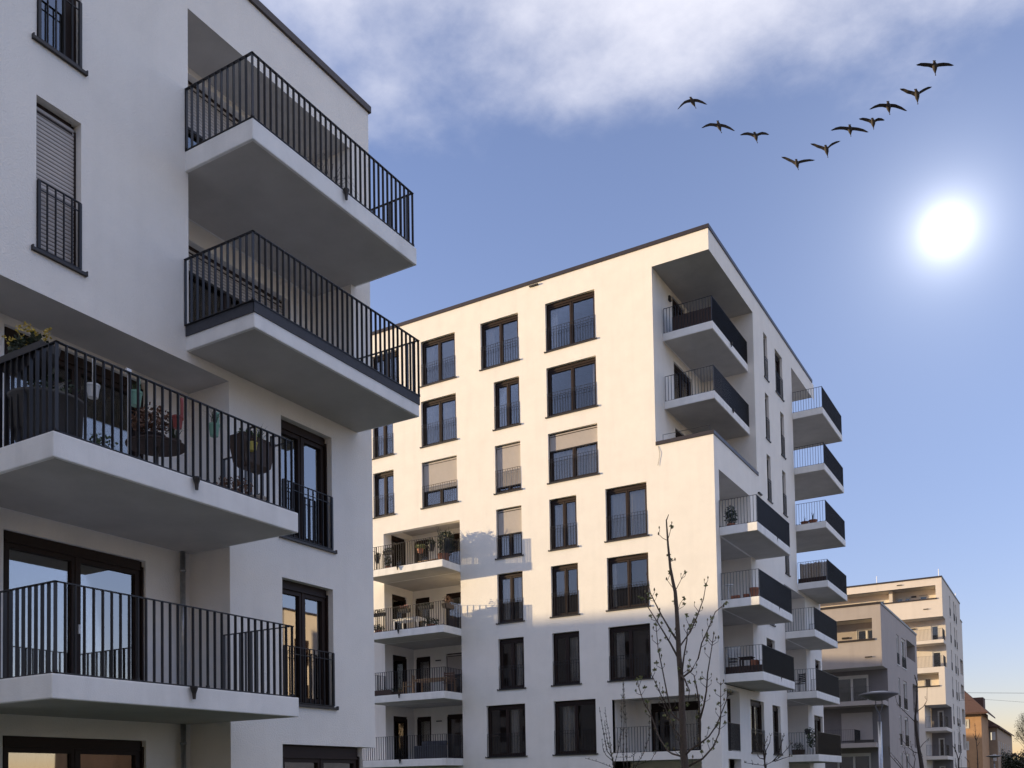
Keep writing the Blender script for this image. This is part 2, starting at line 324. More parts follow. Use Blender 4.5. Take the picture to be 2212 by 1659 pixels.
def window(bld, pl, u0, u1, z0, z1, d=0.17, leaves=2, rail=0.0, shutter=0.0, curtain=None, sill=True, fm=None, glass=None, single=False, room=1.4, name='window', head=0.10, handle=False, rv=0.015, ratio=0.5, sm=None):
    fm = fm or FRAMEB; glass = glass or GLASS
    m = MB(); fw_ = 0.06; F0, F1 = -d-0.075, -d
    m.pbox(pl, u0, u0+fw_, F0, F1, z0, z1); m.pbox(pl, u1-fw_, u1, F0, F1, z0, z1)
    m.pbox(pl, u0+fw_, u1-fw_, F0, F1+0.03, z1-fw_-head, z1); m.pbox(pl, u0+fw_, u1-fw_, F0, F1, z0, z0+fw_)
    m.pbox(pl, u0+fw_, u1-fw_, F1+0.03, F1+0.05, z1-fw_-head, z1-fw_-head+0.03)
    # guide rails for the shutter
    m.pbox(pl, u0, u0+0.035, F1, F1+0.05, z0, z1-head); m.pbox(pl, u1-0.035, u1, F1, F1+0.05, z0, z1-head)
    a, b = u0+fw_, u1-fw_; zt, zb = z1-fw_-head, z0+fw_
    cuts = [a + (b-a)*ratio*0, b] if leaves == 1 else [a, a+(b-a)*ratio, b]
    panes = []
    for i in range(len(cuts)-1):
        p, q = cuts[i]+0.003, cuts[i+1]-0.003; s = 0.075; G0, G1 = F0+0.008, F1+0.018
        m.pbox(pl, p, p+s, G0, G1, zb, zt); m.pbox(pl, q-s, q, G0, G1, zb, zt)
        m.pbox(pl, p+s, q-s, G0, G1, zt-s, zt); m.pbox(pl, p+s, q-s, G0, G1, zb, zb+s)
        panes.append((p+s, q-s, zb+s, zt-s))
    if leaves == 2:
        c = cuts[1]; m.pbox(pl, c-0.02, c+0.02, F1+0.018, F1+0.03, zb, zt)
    w = m.build(name, fm, bld)
    for p, q, c, e in panes:
        MB().pbox(pl, p-0.006, q+0.006, F0+0.03, F0+0.042, c-0.006, e+0.006).build('pane', glass, w)
    if sill:
        s = MB(); s.pbox(pl, u0-0.06, u1+0.06, 0.003, 0.05, z0-0.055, z0-0.012); s.pbox(pl, u0+0.001, u1-0.001, -d+0.001, 0.003, z0-0.02, z0+0.012)
        s.pbox(pl, u0-0.075, u0-0.06, 0.002, 0.055, z0-0.06, z0+0.012); s.pbox(pl, u1+0.06, u1+0.075, 0.002, 0.055, z0-0.06, z0+0.012)
        s.build('sill', sm or DARK, w)
    if curtain:
        for (c0, c1) in curtain:
            cm = MB(); n = max(8, int(abs(c1-c0)*40)); A = u0+fw_+(u1-u0-2*fw_)*c0; B = u0+fw_+(u1-u0-2*fw_)*c1; ph = random.random()*6; prev = None
            for i in range(n+1):
                u = A+(B-A)*i/n; v = F0-0.12+0.03*sin(u*42+ph)+0.012*sin(u*97+ph*2); t0 = pl.pt(u, v, z0+0.03); t1 = pl.pt(u, v, z1-0.1)
                if prev: cm.quad(prev[0], t0, t1, prev[1])
                prev = (t0, t1)
            cm.build('curtain', CURT, w)
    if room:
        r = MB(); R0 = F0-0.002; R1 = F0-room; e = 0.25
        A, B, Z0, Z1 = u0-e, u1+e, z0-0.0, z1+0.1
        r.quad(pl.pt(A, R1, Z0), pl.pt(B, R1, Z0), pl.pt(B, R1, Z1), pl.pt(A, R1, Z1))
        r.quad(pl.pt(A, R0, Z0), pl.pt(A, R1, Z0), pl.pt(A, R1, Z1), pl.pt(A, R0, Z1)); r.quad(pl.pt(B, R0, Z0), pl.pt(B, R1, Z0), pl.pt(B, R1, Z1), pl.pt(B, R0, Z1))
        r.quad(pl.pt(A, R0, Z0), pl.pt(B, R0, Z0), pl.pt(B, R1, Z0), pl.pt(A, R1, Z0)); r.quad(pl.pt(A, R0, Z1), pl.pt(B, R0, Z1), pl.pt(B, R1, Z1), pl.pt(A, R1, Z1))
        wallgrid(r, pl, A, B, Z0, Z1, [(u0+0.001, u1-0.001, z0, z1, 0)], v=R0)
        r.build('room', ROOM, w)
    if shutter > 0:
        zb_ = z1 - head*0.4 - (z1-z0)*shutter; pit = 0.057 if single else 0.05
        zt_ = z1-0.02; n = int((zt_-zb_)/pit); v0 = F1+0.036
        sh = MB(); sh.pbox(pl, u0+0.03, u1-0.03, v0-0.004, v0+0.016, zb_-0.045, zb_)
        if single:
            so_ = sh.build('shutter', DARK, bld)
            sm_ = MB(); L = u1-u0-0.06
            prof = [(0.0, 0.0), (0.010, 0.006), (0.013, 0.026), (0.010, 0.046), (0.0, 0.050)]
            for (va, za), (vb, zb2) in zip(prof, prof[1:]):
                pa = Pl(pl.k, 0); sm_.quad(pa.pt(0, va, za), pa.pt(L, va, za), pa.pt(L, vb, zb2), pa.pt(0, vb, zb2))
            me = bpy.data.meshes.new('slat'); me.from_pydata(sm_.v, [], sm_.f); me.materials.append(SHUT); me.update()
            for i in range(n): inst('slat', me, so_, pl.pt(u0+0.03, v0, zb_+i*pit))
        else:
            sh.build('shutter_rail', DARK, w); sl_ = MB()
            for i in range(n):
                z = zb_+i*pit
                sl_.quad(pl.pt(u0+0.03, v0, z), pl.pt(u1-0.03, v0, z), pl.pt(u1-0.03, v0+0.012, z+0.012), pl.pt(u0+0.03, v0+0.012, z+0.012))
                sl_.quad(pl.pt(u0+0.03, v0+0.012, z+0.012), pl.pt(u1-0.03, v0+0.012, z+0.012), pl.pt(u1-0.03, v0+0.010, z+pit-0.004), pl.pt(u0+0.03, v0+0.010, z+pit-0.004))
                sl_.quad(pl.pt(u0+0.03, v0+0.010, z+pit-0.004), pl.pt(u1-0.03, v0+0.010, z+pit-0.004), pl.pt(u1-0.03, v0, z+pit), pl.pt(u0+0.03, v0, z+pit))
            sl_.build('shutter', SHUT, w)
    if rail:
        a = pl.pt(u0+0.03, rv, 0); b = pl.pt(u1-0.03, rv, 0)
        railing(bld if single else w, [a[:2], b[:2]], z0+0.0, z0+rail, single=single, w=0.03 if single else 0.016, t=0.012, extra_posts=False, name='window_railing', midrail=True)
    if handle:
        MB().pbox(pl, cuts[1]+0.02, cuts[1]+0.05, F1+0.03, F1+0.06, z0+0.98, z0+1.12).build('handle', PLWHITE, w)
    return w

def recess(mb, soff, pl, u0, u1, z0, z1, dep, back_holes=(), ztop=None, left=True, right=True, floor=True, lh=(), rh=()):
    """loggia behind an opening: back wall at v=-dep, side walls, ceiling into soff"""
    zt = ztop or z1
    q = Pl(pl.k, pl.c + dep if pl.k == 'A' else pl.c - dep)
    wallgrid(mb, q, u0, u1, z0, zt, back_holes)
    for u, on in ((u0, left), (u1, right)):
        if on: mb.quad(pl.pt(u, 0, z0), pl.pt(u, -dep, z0), pl.pt(u, -dep, zt), pl.pt(u, 0, zt))
    soff.quad(pl.pt(u0, 0, zt), pl.pt(u1, 0, zt), pl.pt(u1, -dep, zt), pl.pt(u0, -dep, zt))
    if floor: soff.quad(pl.pt(u0, 0, z0), pl.pt(u1, 0, z0), pl.pt(u1, -dep, z0), pl.pt(u0, -dep, z0))
    return q
def slab(bld, x0, x1, y0, y1, z0, z1, bevel=0.015, under=True):
    o = MB().box(x0, x1, y0, y1, z0, z1).build('balcony_slab', SLAB, bld, bevel=bevel)
    # grey unpainted underside inset with a drip groove
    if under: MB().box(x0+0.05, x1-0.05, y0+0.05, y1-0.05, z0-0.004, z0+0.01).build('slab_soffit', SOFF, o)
    return o
def spout(bld, x, y, z):
    MB().lathe((x, y, z-0.12), [(0.0, -0.06), (0.022, -0.06), (0.03, 0.02), (0.055, 0.10), (0.055, 0.12), (0.0, 0.12)], 10).build('drain_spout', DARK, bld, smooth=False)
def coping(bld, segs, m=None):
    mb = MB()
    for s in segs: mb.box(*s)
    return mb.build('roof_coping', m or COPE, bld, bevel=0.008)
def lamp_on(bld, pl, u, z, v=0.0, w=0.3, h=0.05):
    MB().pbox(pl, u-w/2, u+w/2, v, v+0.09, z-h/2, z+h/2).build('wall_lamp', DARK, bld, bevel=0.01)

# ================================================================== SETTING
g = MB().quad((-600, -400, -0.02), (600, -400, -0.02), (600, 1500, -0.02), (-600, 1500, -0.02)).build('ground', GRASS); struct(g)
g = MB().quad((1.5, -100, 0.0), (8.5, -100, 0.0), (8.5, 400, 0.0), (1.5, 400, 0.0)).build('street', ASPH); struct(g)
g = MB().box(-6.5, 1.5, -60, 330, -0.015, 0.12).build('pavement', PAVE); struct(g)
mk = MB()
for k in range(60): mk.quad((4.93, -60+k*6, 0.004), (5.07, -60+k*6, 0.004), (5.07, -57+k*6, 0.004), (4.93, -57+k*6, 0.004))
struct(mk.build('street_marking', PLWHITE))

# ================================================================== BUILDING L (near left)
XL = -12.0
bl = thing('apartment_building', 'near white apartment block on the left with dark railed balconies, cut by the photo edge', 'building', (-16, 9, 0))
PB = Pl('B', XL); wl = MB(); sf = Sheets()
holes = [(7.80, 8.49, 12.03, 14.20, 0.28), (7.80, 8.49, 9.06, 11.23, 0.28), (10.42, 14.45, 8.86, 14.33, 0), (7.10, 11.26, -0.1, 8.46, 0),
         (12.48, 13.83, 6.12, 8.29, 0.28), (12.48, 13.83, 3.14, 5.37, 0.28), (12.46, 15.05, -0.1, 2.40, 0)]
wallgrid(wl, PB, 2.0, 15.05, 0, 15.42, holes)
# ground floor window set in a slot, corner pier stepped back
wl.quad((-12, 12.46, 0), (-12.25, 12.46, 0), (-12.25, 12.46, 2.4), (-12, 12.46, 2.4))
wl.quad((-12, 12.46, 2.4), (-12, 15.05, 2.4), (-14.5, 15.05, 2.4), (-14.5, 12.46, 2.4))
wl.quad((-12.02, 14.66, 0), (-24, 14.66, 0), (-24, 14.66, 2.4), (-12.02, 14.66, 2.4))
wl.quad((-12, 15.05, 2.4), (-24, 15.05, 2.4), (-24, 15.05, 15.42), (-12, 15.05, 15.42))
wl.quad((-24, 2, 0), (-24, 15.05, 0), (-24, 15.05, 15.42), (-24, 2, 15.42)); wl.quad((-12, 2, 0), (-24, 2, 0), (-24, 2, 15.42), (-12, 2, 15.42))
wl.quad((-12, 2, 15.41), (-12, 15.05, 15.41), (-24, 15.05, 15.41), (-24, 2, 15.41))
# upper loggia
up_h = [(10.9, 13.74, 11.93, 14.22), (10.9, 13.74, 8.97, 11.22)]
qB = recess(wl, sf, PB, 10.42, 14.45, 8.86, 14.33, 1.0, up_h)
lo_h = [(7.95, 10.36, 3.05, 5.37), (7.95, 10.36, 6.0, 8.33), (7.95, 10.36, 0.1, 2.43)]
qL = recess(wl, sf, PB, 7.10, 11.26, -0.05, 8.46, 0.97, lo_h)
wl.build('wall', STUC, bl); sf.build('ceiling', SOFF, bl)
# intermediate floors inside the loggias
for z0, z1, y0, y1 in ((11.57, 11.90, 10.42, 14.45), (8.50, 8.87, 10.42, 14.45), (5.65, 5.97, 7.10, 11.26), (2.73, 3.04, 7.10, 11.26)):
    pass
slab(bl, -13.0, -10.5, 10.36, 14.60, 11.57, 11.90)
slab(bl, -12.999, -10.5, 10.37, 14.62, 8.63, 8.87)
slab(bl, -12.97, -10.45, 7.02, 11.24, 5.65, 5.97)
slab(bl, -12.97, -10.45, 7.01, 11.22, 2.73, 3.035)
# dark toe board round the second balcony
tb = MB(); tb.box(-12.03, -10.485, 10.352, 10.368, 8.86, 9.05); tb.box(-10.50, -10.484, 10.352, 14.62, 8.861, 9.05); tb.box(-12.0, -10.49, 14.61, 14.626, 8.862, 9.05)
tb.build('toe_board', SLATE, bl)
railing(bl, [(-11.99, 10.375), (-10.515, 10.375), (-10.515, 14.50), (-12.0, 14.50)], 11.90, 12.94, single=True)
railing(bl, [(-12.12, 10.345), (-10.495, 10.345), (-10.495, 14.60), (-12.0, 14.60)], 9.02, 10.11, single=True)
railing(bl, [(-12.9, 7.08), (-10.475, 7.08), (-10.475, 11.12), (-11.98, 11.12)], 5.97, 7.09, single=True)
railing(bl, [(-12.9, 7.07), (-10.475, 7.07), (-10.475, 11.10), (-11.98, 11.10)], 3.035, 4.155, single=True)
spout(bl, -10.40, 9.16, 5.97); spout(bl, -10.40, 9.10, 3.04); spout(bl, -10.45, 12.49, 11.90)
coping(bl, [(-24.05, -11.95, 1.95, 15.10, 15.42, 15.56)])
# windows
window(bl, PB, 7.80, 8.49, 12.03, 14.20, leaves=1, rail=0.98, single=True, curtain=[(0.0, 0.6)], glass=GLASSN)
window(bl, PB, 7.80, 8.49, 9.06, 11.23, leaves=1, rail=0.98, single=True, shutter=0.98, room=0.5)
window(bl, PB, 12.48, 13.83, 6.12, 8.29, rail=1.02, single=True, glass=GLASSN, curtain=[(0.72, 0.95)])
window(bl, PB, 12.48, 13.83, 3.14, 5.37, rail=1.02, single=True, glass=GLASSN)
window(bl, qB, 10.9, 13.74, 11.93, 14.22, sill=False, single=True, shutter=0.36, glass=GLASSN, name='balcony_door')
window(bl, qB, 10.9, 13.74, 8.97, 11.22, sill=False, single=True, shutter=0.19, glass=GLASS, name='balcony_door')
window(bl, qL, 7.95, 10.36, 6.0, 8.33, sill=False, glass=GLASS, name='balcony_door', d=0.1)
window(bl, qL, 7.95, 10.36, 3.05, 5.37, sill=False, glass=GLASSN, name='balcony_door', d=0.1, handle=True)
window(bl, qL, 7.95, 10.36, 0.1, 2.43, sill=False, glass=GLASSN, name='balcony_door', d=0.1, curtain=[(0.0, 0.35)])
gw = Pl('B', -12.10)
window(bl, gw, 12.48, 14.64, 0.1, 2.38, sill=False, glass=GLASSN, d=0.02, head=0.16, curtain=[(0.05, 0.45), (0.6, 0.95)])
for z0, z1 in ((3.04, 5.65), (0.0, 2.73)):
    dp = MB(); dp.tube([(-12.86, 11.02, z0), (-12.86, 11.02, z1)], 0.045, 12); dp.tube([(-12.86, 11.02, z1-0.35), (-12.86, 11.02, z1-0.31)], 0.055, 12)
    dp.build('downpipe', ZINC, bl, smooth=True)

# ================================================================== BUILDING B (middle)
YA, XB = 36.8, -12.0
bm_ = thing('apartment_building', 'tall seven storey white block, its front lit warm by the low sun', 'building', (-20, 45, 0))
PA = Pl('A', YA); PBm = Pl('B', XB)
Z7, Z6, Z5, Z4, Z3, Z2, Z1 = 20.76, 17.82, 14.87, 11.89, 8.94, 5.94, 2.91
T7, T6, T5, T4, T3, T2, T1 = 22.92, 20.01, 17.06, 14.13, 11.17, 8.21, 5.23
AW = []   # u0,u1,z0,z1,shutter,curtain
for z0, z1 in ((Z7, T7), (Z6, T6), (Z5, T5)):
    AW.append([-29.28, -28.02, z0, z1, 0, [(0.0, 0.45)]] if z0 != Z7 else [-29.28, -27.65, z0, z1, 0, [(0.3, 0.6)]])
AW += [[-26.30, -24.34, Z7, T7, 0, [(0.02, 0.25)]], [-26.33, -24.33, Z6, T6, 0, [(0.02, 0.22), (0.55, 0.8)]], [-26.34, -24.33, Z5, T5, 0.62, None],
       [-22.92, -20.91, Z7, T7, 0, [(0.03, 0.25)]], [-22.25, -20.91, Z6, T6, 0, [(0.0, 0.3)]], [-22.25, -20.91, Z5, T5, 0.85, None],
       [-22.24, -20.91, Z4, T4, 0.5, [(0.05, 0.95)]], [-22.24, -20.91, Z3, T3, 0, [(0.08, 0.48), (0.7, 0.97)]], [-22.24, -20.91, Z2, T2, 0, [(0.6, 0.8)]], [-22.92, -20.90, Z1, T1, 0, [(0.55, 0.75)]],
       [-19.52, -17.10, Z7, T7, 0, [(0.02, 0.15)]], [-19.52, -17.10, Z6, T6, 0, [(0.88, 1.0)]], [-19.50, -17.10, Z5, T5, 0.33, [(0.0, 0.95)]],
       [-19.50, -18.17, Z4, T4, 0, [(0.05, 0.9)]], [-19.48, -18.16, Z3, T3, 0, [(0.85, 1.0)]], [-19.48, -18.16, Z2, T2, 0, [(0.5, 0.95)]], [-19.47, -17.45, Z1, T1, 0, [(0.1, 0.45)]],
       [-16.79, -14.91, Z4, T4, 0, [(0.05, 0.97)]], [-16.79, -14.91, Z3, T3, 0, [(0.0, 0.12)]], [-16.79, -14.90, Z2, T2, 0, [(0.1, 0.3)]]]
wl = MB(); sf = Sheets()
LOG = (-28.68, -24.22)
hA = [(w[0], w[1], w[2], w[3], 0.28) for w in AW]
hA += [(LOG[0], LOG[1], 2.53, 13.98, 0), (-14.46, XB, 15.55, 23.12, 0), (-16.68, -12.83, 2.88, 5.13, 0.25), (-16.68, -12.83, -0.1, 2.54, 0)]
wallgrid(wl, PA, -34.0, XB, 0, 24.02, hA)
BW = [[44.64, 45.28, Z7, T7], [44.64, 45.28, Z6, T6], [44.64, 45.30, Z5, T5], [46.66, 48.02, Z7, T7], [47.38, 48.06, Z6, T6], [47.42, 48.08, Z5, T5], [47.5, 48.26, Z4, T4],
      [43.76, 45.15, Z3, T3], [43.74, 45.15, Z2, T2], [53.3, 54.6, Z2, T2], [53.3, 54.7, Z3, T3-0.1], [52.7, 54.7, Z1, 5.12], [40.9, 42.98, 2.85, 5.17], [44.42, 45.80, 2.85, 5.14]]
hB = [(w[0], w[1], w[2], w[3], 0.28) for w in BW]
hB += [(YA, 42.93, 15.55, 23.12, 0), (49.86, 54.95, 11.62, 23.15, 0), (37.36, 41.62, 5.53, 14.27, 0), (47.1, 51.35, -0.1, 11.28, 0), (37.65, 39.36, 2.85, 5.37, 0.25), (37.65, 39.36, -0.1, 2.53, 0.3)]
wallgrid(wl, PBm, YA, 54.95, 0, 24.02, [h if True else h for h in hB])
# hull
wl.quad((XB, 54.5, 23.15), (-34, 54.5, 23.15), (-34, 54.5, 24.02), (XB, 54.5, 24.02))
wl.quad((-34, YA, 0), (-34, 55, 0), (-34, 55, 24), (-34, YA, 24)); wl.quad((-34, 54.95, 0), (XB, 54.95, 0), (XB, 54.95, 11.62), (-34, 54.95, 11.62)); wl.quad((-34, 54.9, 11), (-15, 54.9, 11), (-15, 54.9, 24), (-34, 54.9, 24))
wl.quad((-34, YA, 24.01), (XB, YA, 24.01), (XB, 54.5, 24.01), (-34, 54.5, 24.01))
# terrace cut at the upper corner
XT = -14.46; PT = Pl('B', XT)
wallgrid(wl, PT, YA, 42.93, 15.55, 23.12, [(39.15, 41.42, Z6-0.05, T6), (39.15, 40.7, Z7-0.05, T7), (39.15, 41.42, 15.0, T5)])
wl.quad((XT, 42.93, 15.0), (XB, 42.93, 15.0), (XB, 42.93, 23.12), (XT, 42.93, 23.12))
sf.quad((XT, YA, 23.12), (XB, YA, 23.12), (XB, 42.93, 23.12), (XT, 42.93, 23.12)); sf.quad((XT, YA, 14.9), (XB, YA, 14.9), (XB, 42.93, 14.9), (XT, 42.93, 14.9))
wl.quad((XT+0.3, YA+0.3, 14.9), (XB-0.3, YA+0.3, 14.9), (XB-0.3, YA+0.3, 15.55), (XT+0.3, YA+0.3, 15.55)); wl.quad((XB-0.3, YA+0.3, 14.9), (XB-0.3, 42.93, 14.9), (XB-0.3, 42.93, 15.55), (XB-0.3, YA+0.3, 15.55))
# balcony corner cut at the far end
wl.quad((-14.4, 49.86, 11.62), (-14.4, 54.95, 11.62), (-14.4, 54.95, 23.15), (-14.4, 49.86, 23.15)); wl.quad((XB, 49.86, 11.62), (-14.4, 49.86, 11.62), (-14.4, 49.86, 23.15), (XB, 49.86, 23.15))
sf.quad((XB, 49.86, 23.15), (-14.4, 49.86, 23.15), (-14.4, 54.5, 23.15), (XB, 54.5, 23.15)); sf.quad((XB, 49.86, 11.62), (-14.4, 49.86, 11.62), (-14.4, 54.95, 11.62), (XB, 54.95, 11.62))
# two stacks of loggias on the shaded side
q1 = recess(wl, sf, PBm, 37.36, 41.62, 5.53, 14.27, 2.1, [(37.6, 39.4, z, z+2.2) for z in (5.96, 8.96, 11.9)])
q2 = recess(wl, sf, PBm, 47.1, 51.35, -0.05, 11.28, 2.1, [(47.4, 49.3, z, z+2.2) for z in (3.0, 6.0, 8.96)])
# front left loggias
YB = 39.15
wallgrid(wl, Pl('A', YB), LOG[0], LOG[1], 2.3, 14.38, [h for z in (Z1, Z2, Z3, Z4) for h in ((-28.55, -27.66, z, z+2.22), (-26.70, -24.4, z, z+2.25))])
wallgrid(wl, Pl('B', LOG[0]), YA+0.0, YB, 2.3, 14.38, [(37.42, 38.62, z, z+2.2) for z in (Z1, Z2, Z3, Z4)])
wl.quad((LOG[1], YA, 2.3), (LOG[1], YB, 2.3), (LOG[1], YB, 14.38), (LOG[1], YA, 14.38)); wl.quad((LOG[0], YA+0.3, 13.98), (LOG[1], YA+0.3, 13.98), (LOG[1], YA+0.3, 14.38), (LOG[0], YA+0.3, 14.38)); wl.quad((LOG[0], YA, 13.98), (LOG[1], YA, 13.98), (LOG[1], YA+0.3, 13.98), (LOG[0], YA+0.3, 13.98))
sf.quad((LOG[0], YA+0.3, 14.38), (LOG[1], YA+0.3, 14.38), (LOG[1], YB, 14.38), (LOG[0], YB, 14.38))
# ground corner loggia
wallgrid(wl, Pl('A', 39.36), -16.9, -12.25, 2.6, 5.35, [(-16.0, -12.4, 2.9, 5.1)]); wl.quad((-16.68, YA, 2.6), (-16.68, 39.36, 2.6), (-16.68, 39.36, 5.35), (-16.68, YA, 5.35))
sf.quad((-16.9, YA+0.25, 5.25), (XB-0.25, YA+0.25, 5.25), (XB-0.25, 39.36, 5.25), (-16.9, 39.36, 5.25))
wl.box(-16.68, XB-0.25, YA+0.0 + 0.26, 39.3, 2.56, 2.86)
wl.quad((-16.68, 38.6, 0), (-12.25, 38.6, 0), (-12.25, 38.6, 2.54), (-16.68, 38.6, 2.54)); sf.quad((-16.68, YA, 2.541), (-12.83, YA, 2.541), (-12.83, 38.6, 2.541), (-16.68, 38.6, 2.541))
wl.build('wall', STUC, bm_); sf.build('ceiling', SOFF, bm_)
coping(bm_, [(-34.03, -11.96, YA-0.04, YA+0.35, 24.0, 24.17), (-12.36, -11.961, YA+0.35, 54.54, 24.0, 24.17), (-34.03, -12.36, 54.2, 54.54, 24.0, 24.17)])
coping(bm_, [(XT+0.002, -11.96, YA-0.04, YA+0.34, 15.55, 15.71), (-12.34, -11.961, YA+0.34, 43.08, 15.55, 15.71)])
for i, (u0, u1, z0, z1, sh, cu) in enumerate(AW):
    window(bm_, PA, u0, u1, z0, z1, rail=1.03, shutter=sh, curtain=cu, head=0.09)
for i, (u0, u1, z0, z1) in enumerate(BW):
    window(bm_, PBm, u0, u1, z0, z1, leaves=1 if u1-u0 < 1.5 else 2, rail=1.03, curtain=[(0.1, 0.4)] if i % 3 == 0 else None)
for z in (Z1, Z2, Z3, Z4):
    window(bm_, Pl('A', YB), -28.55, -27.66, z, z+2.22, leaves=1, sill=False, name='balcony_door', d=0.1, curtain=[(0.2, 0.8)])
    window(bm_, Pl('A', YB), -26.70, -24.40, z, z+2.25, sill=False, name='balcony_door', d=0.1, curtain=[(0.25, 0.4)], shutter=0.45 if z == Z2 else 0)
    window(bm_, Pl('B', LOG[0]), 37.42, 38.62, z, z+2.2, leaves=1, sill=False, name='balcony_door', d=0.1)
for z in (5.96, 8.96, 11.9): window(bm_, q1, 37.6, 39.4, z, z+2.2, sill=False, name='balcony_door', d=0.1, curtain=[(0.5, 0.9)])
for z in (3.0, 6.0, 8.96): window(bm_, q2, 47.4, 49.3, z, z+2.2, sill=False, name='balcony_door', d=0.1)
window(bm_, PT, 39.15, 41.42, Z6-0.05, T6, sill=False, name='balcony_door', d=0.1); window(bm_, PT, 39.15, 40.7, Z7-0.05, T7, sill=False, name='balcony_door', d=0.1); window(bm_, PT, 39.15, 41.42, 15.0, T5, sill=False, name='balcony_door', d=0.1)
window(bm_, Pl('A', 39.36), -16.0, -12.4, 2.9, 5.1, sill=False, name='balcony_door', d=0.1, head=0.25, ratio=0.62, curtain=[(0.2, 0.55)])
# front left balconies
YF = 35.35
for i, zt in enumerate((11.86, 8.89, 5.90, 2.88)):
    x0 = -28.67 if i < 3 else -31.5
    slab(bm_, x0, LOG[1], YF, YA, zt-0.33, zt); slab(bm_, LOG[0]+0.002, LOG[1]-0.002, YA+0.001, YB-0.001, zt-0.331, zt-0.001, under=True)
    railing(bm_, [(x0+0.03, YA-0.02), (x0+0.03, YF+0.03), (LOG[1]-0.03, YF+0.03), (LOG[1]-0.03, YA-0.02)], zt, zt+1.09, w=0.034, t=0.012)
    spout(bm_, -26.72, YF-0.06, zt)
MB().box(-28.66, -27.2, YF+0.005, YF+0.015, 5.92, 6.15).build('toe_board', SHADE, bm_)
for z in (Z1, Z2): lamp_on(bm_, Pl('A', YB), -27.15, z+1.95)
# terrace balconies
for zt in (20.72, 17.78):
    slab(bm_, XT+0.002, -12.27, 37.9, 42.92, zt-0.33, zt)
    railing(bm_, [(XT+0.05, 37.94), (-12.31, 37.94), (-12.31, 42.9)], zt, zt+1.08, w=0.036, t=0.012); spout(bm_, -12.22, 40.3, zt)
fb = MB(); fb.box(-14.05, -12.31, 37.958, 37.97, 20.76, 21.35); fb.box(-12.335, -12.331, 37.96, 42.9, 20.76, 21.78); fb.build('privacy_screen', SHADE, bm_)
railing(bm_, [(XT+0.25, YA+0.2), (XB-0.2, YA+0.2)], 15.71, 16.02, pitch=3.0, w=0.02)
# side balconies
for zt, y0, y1 in ((11.86, 37.24, 42.34), (8.90, 37.26, 42.36), (5.93, 37.5, 42.44)):
    slab(bm_, -12.0+0.001, -10.45, y0, y1, zt-0.34, zt); slab(bm_, -14.09, -12.001, 37.361, 41.619, zt-0.341, zt-0.001)
    railing(bm_, [(-11.98, y0+0.03), (-10.48, y0+0.03), (-10.48, y1-0.03), (-11.98, y1-0.03)], zt, zt+1.09, w=0.036, t=0.012); spout(bm_, -10.47, 40.2, zt)
MB().box(-12.0, -10.49, 37.55, 37.56, 5.95, 6.22).build('privacy_screen', SHADE, bm_); MB().box(-10.505, -10.50, 37.56, 42.38, 6.02, 7.0).build('privacy_screen', SHADE, bm_)
for zt in (20.74, 17.82, 14.83, 11.78):
    slab(bm_, -14.39, -10.48, 49.90, 54.74, zt-0.33, zt)
    railing(bm_, [(-11.97, 49.94), (-10.51, 49.94), (-10.51, 54.70), (-12.5, 54.70)], zt, zt+1.09, w=0.036, t=0.012)
MB().box(-10.545, -10.54, 49.97, 54.6, 11.84, 12.8).build('privacy_screen', SHADE, bm_); MB().box(-11.97, -10.55, 49.965, 49.975, 11.80, 12.02).build('privacy_screen', SHADE, bm_)
for zt, y1 in ((8.90, 52.25), (5.92, 52.3), (2.85, 52.35)):
    slab(bm_, -12.0+0.001, -10.57, 47.12, y1, zt-0.34, zt); slab(bm_, -14.09, -12.001, 47.101, 51.349, zt-0.341, zt-0.001)
    railing(bm_, [(-11.97, 47.15), (-10.6, 47.15), (-10.6, y1-0.03), (-11.97, y1-0.03)], zt, zt+1.09, w=0.036, t=0.012)
MB().box(-10.625, -10.62, 47.2, 52.2, 2.9, 3.92).build('privacy_screen', SHADE, bm_)
railing(bm_, [(-16.6, YA-0.0 + 0.02), (-12.87, YA+0.02)], 2.88, 3.95, w=0.03, t=0.012); railing(bm_, [(-12.02, 37.7), (-12.02, 39.3)], 2.88, 4.0, w=0.036)
# small wall lamps on the facades
lamp_on(bm_, PA, -20.05, 23.90, w=0.45, h=0.06); MB().tube([(-14.35, YA-0.01, 15.5), (-14.28, YA-0.03, 15.2), (-14.33, YA-0.02, 14.9), (-14.38, YA-0.03, 14.7)], 0.007, 5).build('loose_cable', DARK, bm_)
lamp_on(bm_, PT, 38.75, 22.6, w=0.2, h=0.22); lamp_on(bm_, PBm, 43.2, 14.75, w=0.5, h=0.06); lamp_on(bm_, Pl('A', 49.86), -12.25, 21.1, w=0.14, h=0.16)

# ================================================================== BUILDING C
YC, XC = 72.0, -11.55
bc = thing('apartment_building', 'low grey beige block with a shadow line across its front, behind the street lamp', 'building', (-18, 80, 0))
PA = Pl('A', YC); PB = Pl('B', XC); wl = MB(); sf = Sheets()
wallgrid(wl, PA, -34, XC, 9.68, 14.15, [(-24, -12.15, 11.68, 13.17, 0.3)])
CB = [(78.9, 80.0, 10.5, 12.84), (81.4, 83.5, 10.5, 12.88), (79.0, 80.0, 7.2, 9.47), (81.7, 83.5, 7.17, 9.47), (79.1, 80.1, 4.2, 6.56), (81.8, 83.6, 4.2, 6.55), (79.1, 80.1, 1.3, 3.6), (81.8, 83.6, 1.3, 3.6)]
hC = [(*h, 0.2) for h in CB] + [(84.05, 89.0, 11.62, 13.07, 0), (YC, 74.2, -1, 9.68, 0), (86.8, 89.7, 7.2, 9.65, 0), (86.8, 89.7, 4.2, 6.6, 0)]
wallgrid(wl, PB, YC, 90, 0, 14.15, hC)
